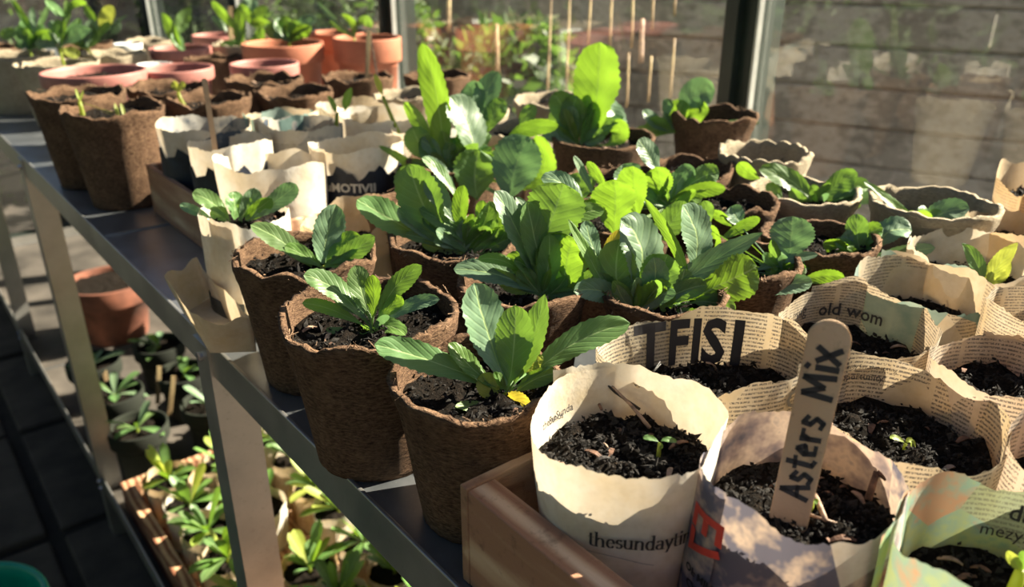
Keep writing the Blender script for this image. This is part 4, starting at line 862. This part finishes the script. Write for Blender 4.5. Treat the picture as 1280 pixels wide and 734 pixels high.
seedling(b9, (788, 462), Z3, [
 ((808, 400), (815, 335), (820, 255), 128, 12, 't'), ((680, 452), (790, 412), (912, 390), 32, 15, 't'), ((655, 535), (780, 500), (892, 490), 58, 0, 't', {'d': -.03}), ((850, 490), (920, 468), (1005, 470), 46, -25, 'l'), ((760, 470), (790, 450), (835, 465), 60, -20, 'l'), ((650, 460), (620, 410), (560, 385), 60, 20, 'l'),
 ((560, 345), (640, 292), (706, 262), 38, -20, 'l', {'d': .04}), ((640, 292), (620, 255), (600, 222), 62, 30, 't', {'d': .04}), ((520, 295), (515, 245), (508, 200), 50, -5, 'g', {'d': .03}), ((610, 292), (575, 262), (538, 235), 34, -25, 'l', {'d': .04}), ((560, 395), (545, 335), (528, 285), 44, -25, 'l', {'d': .03}), ((740, 470), (745, 445), (750, 425), 40, -20, 'l'), ((770, 470), (830, 450), (870, 440), 40, 20, 'g'), ((560, 400), (600, 380), (640, 400), 60, 35, 't')], 9, fill=(6, 25, 55))
seedling(b10, (432, 305), Z4, [
 ((425, 300), (335, 205), (210, 160), 74, 30, 'g'), ((215, 195), (165, 165), (136, 130), 50, -25, 'l', {'attach': False}), ((450, 300), (498, 225), (588, 172), 76, 20, 'g'), ((460, 302), (560, 232), (628, 235), 66, 30, 'g'), ((470, 305), (580, 272), (685, 270), 40, 5, 't'), ((392, 305), (455, 355), (532, 432), 78, 40, 't', {'dz': -.035}),
 ((430, 300), (430, 272), (430, 238), 34, -10, 'l'), ((640, 385), (690, 322), (692, 270), 84, -5, 'g', {'attach': False}), ((715, 365), (730, 340), (745, 310), 42, -20, 'o', {'attach': False}), ((300, 275), (270, 245), (235, 220), 48, 30, 'g', {'attach': False}), ((440, 305), (520, 290), (600, 300), 40, 10, 'g'), ((420, 300), (370, 280), (330, 230), 40, 0, 'g')], 10, fill=(5, 20, 45))
seedling(b11, (600, 500), Z4, [
 ((600, 485), (585, 405), (586, 328), 70, 8, 'g'), ((612, 485), (628, 415), (684, 382), 72, -30, 'l'), ((632, 490), (705, 400), (795, 392), 100, 38, 't'), ((620, 500), (750, 478), (884, 458), 48, -5, 't'), ((590, 492), (520, 460), (455, 440), 54, -20, 'l'), ((560, 515), (520, 540), (465, 562), 74, 5, 'g'), ((602, 500), (630, 470), (640, 428), 56, -25, 'l'), ((555, 465), (548, 420), (540, 395), 42, 20, 't'), ((600, 500), (560, 470), (500, 425), 50, 20, 'g'), ((610, 505), (660, 520), (720, 500), 40, 0, 'g')], 11, fill=(5, 20, 45))
seedling(b12, (822, 392), Z4, [
 ((820, 390), (735, 300), (610, 205), 34, 35, 'g', 'n'), ((832, 390), (905, 330), (1015, 308), 84, 15, 't'), ((860, 402), (920, 388), (985, 384), 34, -20, 'l'), ((860, 398), (950, 385), (1052, 378), 28, 0, 'g'), ((840, 375), (838, 345), (832, 312), 60, -25, 'l'), ((840, 385), (870, 350), (910, 320), 50, 0, 'g')], 12, fill=(5, 20, 40))
seedling(a11, (1068, 602), Z4, [
 ((1078, 602), (1130, 520), (1200, 438), 58, -25, 'y', 'p'), ((1058, 595), (1040, 515), (985, 440), 54, 30, 'g', 'p'), ((1085, 602), (1130, 560), (1170, 505), 50, -10, 'y', 'p')], 13)
seedling(b14, (300, 520), Z1, [
 ((290, 470), (262, 250), (205, 42), 92, -25, 'l', 'n'), ((400, 505), (385, 370), (312, 245), 136, 40, 't'), ((255, 460), (205, 360), (138, 268), 50, -20, 'l'), ((235, 490), (198, 430), (168, 362), 86, -8, 'g'), ((425, 385), (440, 265), (500, 152), 80, 10, 't', {'d': .04}), ((420, 375), (405, 255), (380, 195), 80, -5, 't', {'d': .04}), ((450, 390), (482, 315), (524, 262), 66, -10, 'g', {'d': .04}),
 ((330, 505), (300, 435), (288, 378), 44, -20, 'l'), ((420, 640), (408, 545), (425, 450), 140, 8, 'g', {'d': -.05}), ((245, 600), (160, 510), (40, 435), 30, 20, 'l', 'n'), ((250, 600), (185, 580), (150, 505), 120, -8, 'g', {'d': -.03}), ((330, 620), (285, 540), (208, 478), 50, 35, 't', {'d': -.05}), ((540, 640), (562, 520), (612, 398), 160, -8, 't', {'d': -.06}), ((600, 600), (672, 520), (640, 395), 100, -32, 'l', {'d': -.04}), ((520, 440), (600, 368), (728, 356), 48, -25, 'l', {'d': -.02}),
 ((610, 375), (612, 320), (642, 284), 38, 20, 'g', {'d': .1}), ((310, 520), (350, 470), (330, 430), 60, -25, 'l'), ((320, 530), (260, 500), (220, 480), 60, -10, 'g'), ((480, 520), (520, 480), (540, 430), 70, 0, 'g'), ((300, 520), (240, 480), (215, 395), 54, 0, 'g'), ((440, 560), (430, 500), (470, 440), 60, 0, 'g')], 14, fill=(12, 35, 85))
seedling(b15, (440, 650), U3, [
 ((490, 620), (522, 400), (532, 186), 186, -26, 'l', 'o'), ((432, 640), (380, 500), (325, 415), 96, 0, 'g'), ((432, 640), (412, 520), (432, 425), 92, -10, 'g'), ((452, 640), (470, 510), (482, 420), 56, -25, 'l'), ((478, 430), (565, 470), (645, 590), 84, 40, 't', {'attach': False}), ((560, 645), (622, 600), (602, 530), 78, -25, 'l'), ((500, 640), (540, 580), (592, 525), 54, 0, 'g'), ((400, 645), (360, 620), (270, 605), 50, 30, 't'),
 ((190, 575), (205, 520), (248, 470), 56, 0, 'g', {'attach': False}), ((440, 640), (380, 590), (340, 540), 50, 10, 'g'), ((470, 640), (560, 560), (640, 520), 40, 30, 't'), ((445, 640), (500, 540), (500, 450), 60, -25, 'l'), ((440, 650), (400, 570), (370, 480), 60, -20, 'l'), ((120, 650), (205, 580), (348, 562), 60, -25, 'l', {'attach': False, 'd': -.12})], 15, fill=(9, 25, 60))
seedling(b16, (868, 585), U3, [
 ((850, 585), (780, 545), (725, 488), 54, 35, 't'), ((880, 592), (760, 580), (635, 642), 60, -20, 'l'), ((870, 575), (880, 510), (905, 445), 96, -30, 'l'), ((922, 565), (955, 505), (985, 445), 104, -28, 'l'), ((900, 500), (950, 430), (1045, 405), 120, 5, 't'), ((832, 525), (830, 475), (850, 442), 56, 35, 't'), ((920, 592), (1080, 562), (1245, 545), 38, 5, 't', 'n'), ((900, 592), (930, 575), (965, 582), 46, -20, 'l'), ((860, 590), (800, 560), (740, 540), 70, -20, 'l')], 16, fill=(6, 20, 40))
# tiny sprouts on the foreground compost
seedling(a1, (638, 300), ZF, [((636, 296), (612, 284), (588, 284), 15, 20, 'g'), ((642, 294), (662, 288), (690, 296), 15, 20, 'g'), ((638, 300), (642, 306), (640, 318), 12, 20, 'l')], 21, stem=.4)
seedling(a5, (648, 362), ZL, [((645, 360), (625, 348), (606, 348), 13, 30, 'y'), ((650, 360), (662, 358), (668, 378), 14, 30, 'y'), ((648, 358), (655, 352), (665, 352), 10, 30, 'y')], 22, stem=.4)
seedling(a2, (405, 510), ZL, [((404, 508), (396, 490), (392, 472), 12, 0, 'l'), ((408, 512), (414, 512), (420, 515), 12, 0, 'l')], 23, stem=.4)
seedling(a3, (948, 690), ZL, [((946, 690), (928, 665), (912, 640), 24, -10, 'y', 'n'), ((950, 690), (952, 662), (954, 640), 20, -10, 'g', 'n')], 24)
# far-end seedlings
seedling(P['q1'], (240, 400), U5, [
 ((262, 275), (190, 140), (92, -5), 46, -15, 'l', 'n'), ((300, 235), (345, 140), (388, 40), 36, 20, 'g', 'n'), ((222, 395), (180, 310), (150, 205), 84, -15, 'g'), ((240, 395), (320, 300), (425, 245), 96, -28, 'l'), ((150, 255), (80, 265), (5, 300), 76, 20, 'g'), ((270, 250), (262, 150), (255, 60), 40, 0, 't', 'n'), ((230, 400), (200, 360), (120, 380), 60, 0, 't')], 31, fill=(9, 20, 45))
seedling(P['q2'], (480, 385), U5, [
 ((432, 355), (452, 250), (475, 155), 64, -15, 'g'), ((480, 345), (500, 245), (512, 150), 40, -20, 'l'), ((515, 150), (445, 75), (362, -5), 64, 30, 'g', 'n'), ((530, 205), (540, 90), (530, -5), 44, -10, 'l', 'n'), ((540, 125), (600, 25), (695, 28), 54, -25, 'l'), ((480, 385), (570, 420), (640, 440), 80, 20, 'y'), ((470, 390), (380, 350), (300, 390), 60, 10, 't')], 32, fill=(8, 20, 50))
seedling(P['q3'], (700, 392), U5, [
 ((762, 185), (720, 110), (675, 42), 54, -15, 'l', 'n'), ((800, 235), (848, 155), (908, 52), 106, -30, 'y'), ((650, 385), (622, 310), (596, 225), 116, -25, 'y'), ((700, 385), (720, 280), (742, 155), 96, 5, 't'), ((720, 375), (800, 260), (878, 175), 44, 0, 'g'), ((890, 275), (920, 230), (945, 165), 64, 20, 't'), ((600, 300), (620, 200), (640, 150), 50, 20, 't'), ((700, 390), (640, 330), (570, 300), 60, -20, 'l'), ((800, 300), (900, 200), (1020, 120), 20, 0, 't', 'n')], 33, fill=(8, 20, 45))
seedling(P['q4'], (872, 255), U1, [((872, 252), (828, 145), (782, 60), 50, -28, 'l', 'p'), ((850, 175), (880, 100), (920, 36), 56, 10, 'g', 'p'), ((892, 252), (862, 205), (838, 158), 44, 20, 'g')], 34)
seedling(P['q5'], (1160, 235), U1, [((1150, 145), (1082, 72), (1022, 5), 40, -25, 'l', 'n'), ((1092, 155), (1060, 112), (1022, 78), 32, 35, 't', 'n'), ((1160, 235), (1158, 125), (1165, 15), 50, -15, 'l', 'n'), ((1172, 115), (1200, 40), (1218, -20), 60, 5, 't'), ((1232, 135), (1200, 80), (1178, 25), 38, -20, 'l'), ((1250, 150), (1262, 80), (1290, 30), 50, 0, 'g'), ((1180, 240), (1240, 200), (1260, 130), 50, -20, 'l')], 35, fill=(5, 15, 35))
seedling(P['t1'], (240, 205), U2, [((232, 200), (200, 135), (168, 98), 66, 35, 't'), ((246, 200), (262, 140), (292, 108), 76, 30, 'g'), ((250, 192), (310, 118), (370, 105), 66, 35, 't'), ((232, 192), (214, 130), (242, 88), 66, 20, 'g'), ((240, 202), (200, 170), (165, 150), 54, 30, 't'), ((250, 202), (282, 160), (345, 128), 56, -25, 'l'), ((240, 200), (235, 160), (250, 130), 60, -25, 'l'), ((210, 180), (120, 110), (50, 120), 34, -20, 'l'), ((210, 190), (150, 160), (150, 110), 44, 10, 'g'), ((100, 140), (80, 90), (125, 28), 44, -20, 'l', {'attach': False}), ((80, 130), (30, 70), (8, 20), 44, -20, 'l', {'attach': False})], 36, fill=(6, 10, 24))
seedling(P['t2'], (552, 185), U2, [((550, 182), (545, 110), (490, 70), 28, -25, 'l', 'n'), ((560, 130), (600, 98), (640, 132), 44, -20, 'g'), ((550, 180), (470, 130), (430, 100), 24, 0, 'g', 'n'), ((555, 180), (440, 80), (370, 5), 22, 0, 't', 'n')], 37)
seedling(w4, (470, 545), U2, [((462, 542), (448, 502), (424, 462), 24, 20, 'l', 'n'), ((508, 535), (518, 480), (540, 422), 38, -20, 'l', 'p')], 38)
seedling(w5, (690, 465), U2, [((690, 465), (668, 400), (650, 355), 26, -20, 'y', 'p')], 39)
seedling(P['p140'], (384, 490), U1, [((382, 488), (375, 460), (365, 428), 10, 20, 'y', 'n'), ((386, 488), (394, 465), (402, 436), 10, 20, 'y', 'n'), ((572, 570), (565, 540), (554, 498), 14, 20, 'y', 'n'), ((600, 562), (592, 530), (583, 498), 14, 20, 'y', 'n')], 40)
seedling(P['p260'], (860, 445), U1, [((860, 444), (850, 420), (835, 392), 30, -20, 'y'), ((862, 444), (875, 420), (890, 395), 26, -20, 'y')], 41)
# a flat grey paper tag? : the shiny twist standing in the peat behind the teal-panelled pot
# ------------------------------------------------------------------ lower tier
ZL_ = .106
def rosette(pot, n, rng, r=.05, up=.5, mats='gglt', seed=0):
    cr = link('seedling', mesh('crown', *rod(V((0, 0, pot['zs']-.003)), V((0, 0, pot['zs']+.008)), .003, .002, 6)), LEAF['y'], pot['t'])
    for i in range(n):
        a = rng.uniform(0, 2*PI); L = r*rng.uniform(.6, 1.25); el = rng.uniform(.2, 1.25)*up*1.6; N = 8; vs_, fs, uv = [], [], []; w = L*rng.uniform(.16, .24); d = V((math.cos(a), math.sin(a), 0)); s = V((-math.sin(a), math.cos(a), 0))
        for k_ in range(N+1):
            q = k_/N; hw = w*max(.12*(1-q), (q**1.2)*((1-q)**.5)*1.9); c = d*L*q*math.cos(el*.7)+V((0, 0, pot['zs']+.006+L*(math.sin(el)*q-.35*q*q*math.cos(el))))
            for j in (-1, -.5, 0, .5, 1): vs_.append(c+s*hw*j+V((0, 0, abs(j)*hw*.3))); uv.append((.5+j/2, q))
        for k_ in range(N):
            for j in range(4): b = k_*5+j; fs.append((b, b+1, b+6, b+5))
        link('leaf', mesh('leaf', vs_, fs, True, uv), LEAF[rng.choice(mats)], cr)
crate('wooden_tray', 'reddish wooden tray on the lower shelf, holding the sunlit seedlings', .196, .56, .70, 1.375, .165, .020, .016, 0, zb=.106, mats=(BOXRED, BOXRED, BOXRED))
crate('wooden_tray', 'long pale timber frame on the lower shelf at bottom left', .196, .56, .26, .685, .165, .020, .016, 0, zb=.106, mats=(BOXRED, BOXRED, BOXRED))
rng = random.Random(77); ctr = [0]
lowlab = {}
rows_ = [.265, .36, .455, .52]
def where(x, y):
    return ('front column', 'middle column', 'back column')[min(2, int((x-.23)/.09))]
k_i = 0; near = ['first row from the right', 'second row from the right', 'third row from the right', 'fourth row', 'third row from the far end', 'second row from the far end', 'row at the far end']
for j in range(7):
    for i in range(3):
        x = .262+i*.098+rng.uniform(-.005, .005); y = .765+j*.088+rng.uniform(-.004, .004)
        if j == 3 and i == 1: continue
        lab = 'small paper seedling pot on lower shelf, %s, %s' % (near[j], where(x, y))
        pk = paper_pot('potted_seedling', lab, 0, 0, .195+rng.uniform(-.008, .008), .041, PAP[('brown', 'text', 'plain')[(i+j) % 3]], 200+k_i, zb=.115, pos=(x, y), depth_=.014, crumbs=30, chips=0, rimwob=.005, cat='potted plant', group='seedling pots in the lower wooden tray')
        rosette(pk, 17, rng, .058, .95, 'gllyg'); k_i += 1
far_l = ['close behind the wooden tray', 'in the shade beyond the tray', 'far back in the shade']
for j, y in enumerate((1.47, 1.63, 1.80, 2.0)):
    for i, x in enumerate((.26, .40, .55)):
        if j == 3 and i == 1: continue
        if j == 3 and i == 0: continue
        lab = 'dark plastic pot on the lower shelf, %s, %s' % (['right behind the wooden tray', 'second row behind the tray', 'third row behind the tray', 'farthest back'][j], ['at the edge', 'in the middle', 'glass side'][i])
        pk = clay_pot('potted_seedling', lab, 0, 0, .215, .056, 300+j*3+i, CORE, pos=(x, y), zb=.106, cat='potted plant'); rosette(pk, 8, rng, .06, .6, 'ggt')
pk = clay_pot('terracotta_pot', 'large terracotta pot in the shade at the far end of the lower shelf', 0, 0, .265, .105, 320, TERRA_SHADED, pos=(.385, 2.15), zb=.106, collar=.05)
for i, (a, b, dp) in enumerate((((140, 505), (130, 462), 1.75), ((197, 505), (199, 458), 1.7), ((212, 520), (217, 470), 1.6), ((125, 500), (131, 475), 1.76))):
    s2(['pale stick leaning among the shaded lower pots, left one', 'upright pale stick among the shaded lower pots', 'pale stick just left of the front bench leg on the lower shelf', 'thin crossed stick beside the left leaning one'][i], a, b, dp, .009)
# green plastic tub on the floor
t = thing('green_tub', 'teal green plastic tub on the floor, its rim cut by the bottom left corner', 'tub', (-.079, 1.098, -.012)); prof = [(0, .075), (.01, .085), (.22, .112), (.232, .118), (.240, .117), (.243, .112), (.238, .107), (.22, .104), (.02, .082), (.018, 0.001)]
v_, f_ = [], []; N = 64
for z, r in prof:
    for i in range(N): th = 2*PI*i/N; v_.append(V((r*math.cos(th), r*math.sin(th), z)))
for j in range(len(prof)-1):
    for i in range(N): k_ = (i+1) % N; f_.append((j*N+i, j*N+k_, (j+1)*N+k_, (j+1)*N+i))
f_.append(tuple(range(N))[::-1]); link('tub_wall', mesh('tub_wall', v_, f_, True), TEAL, t)
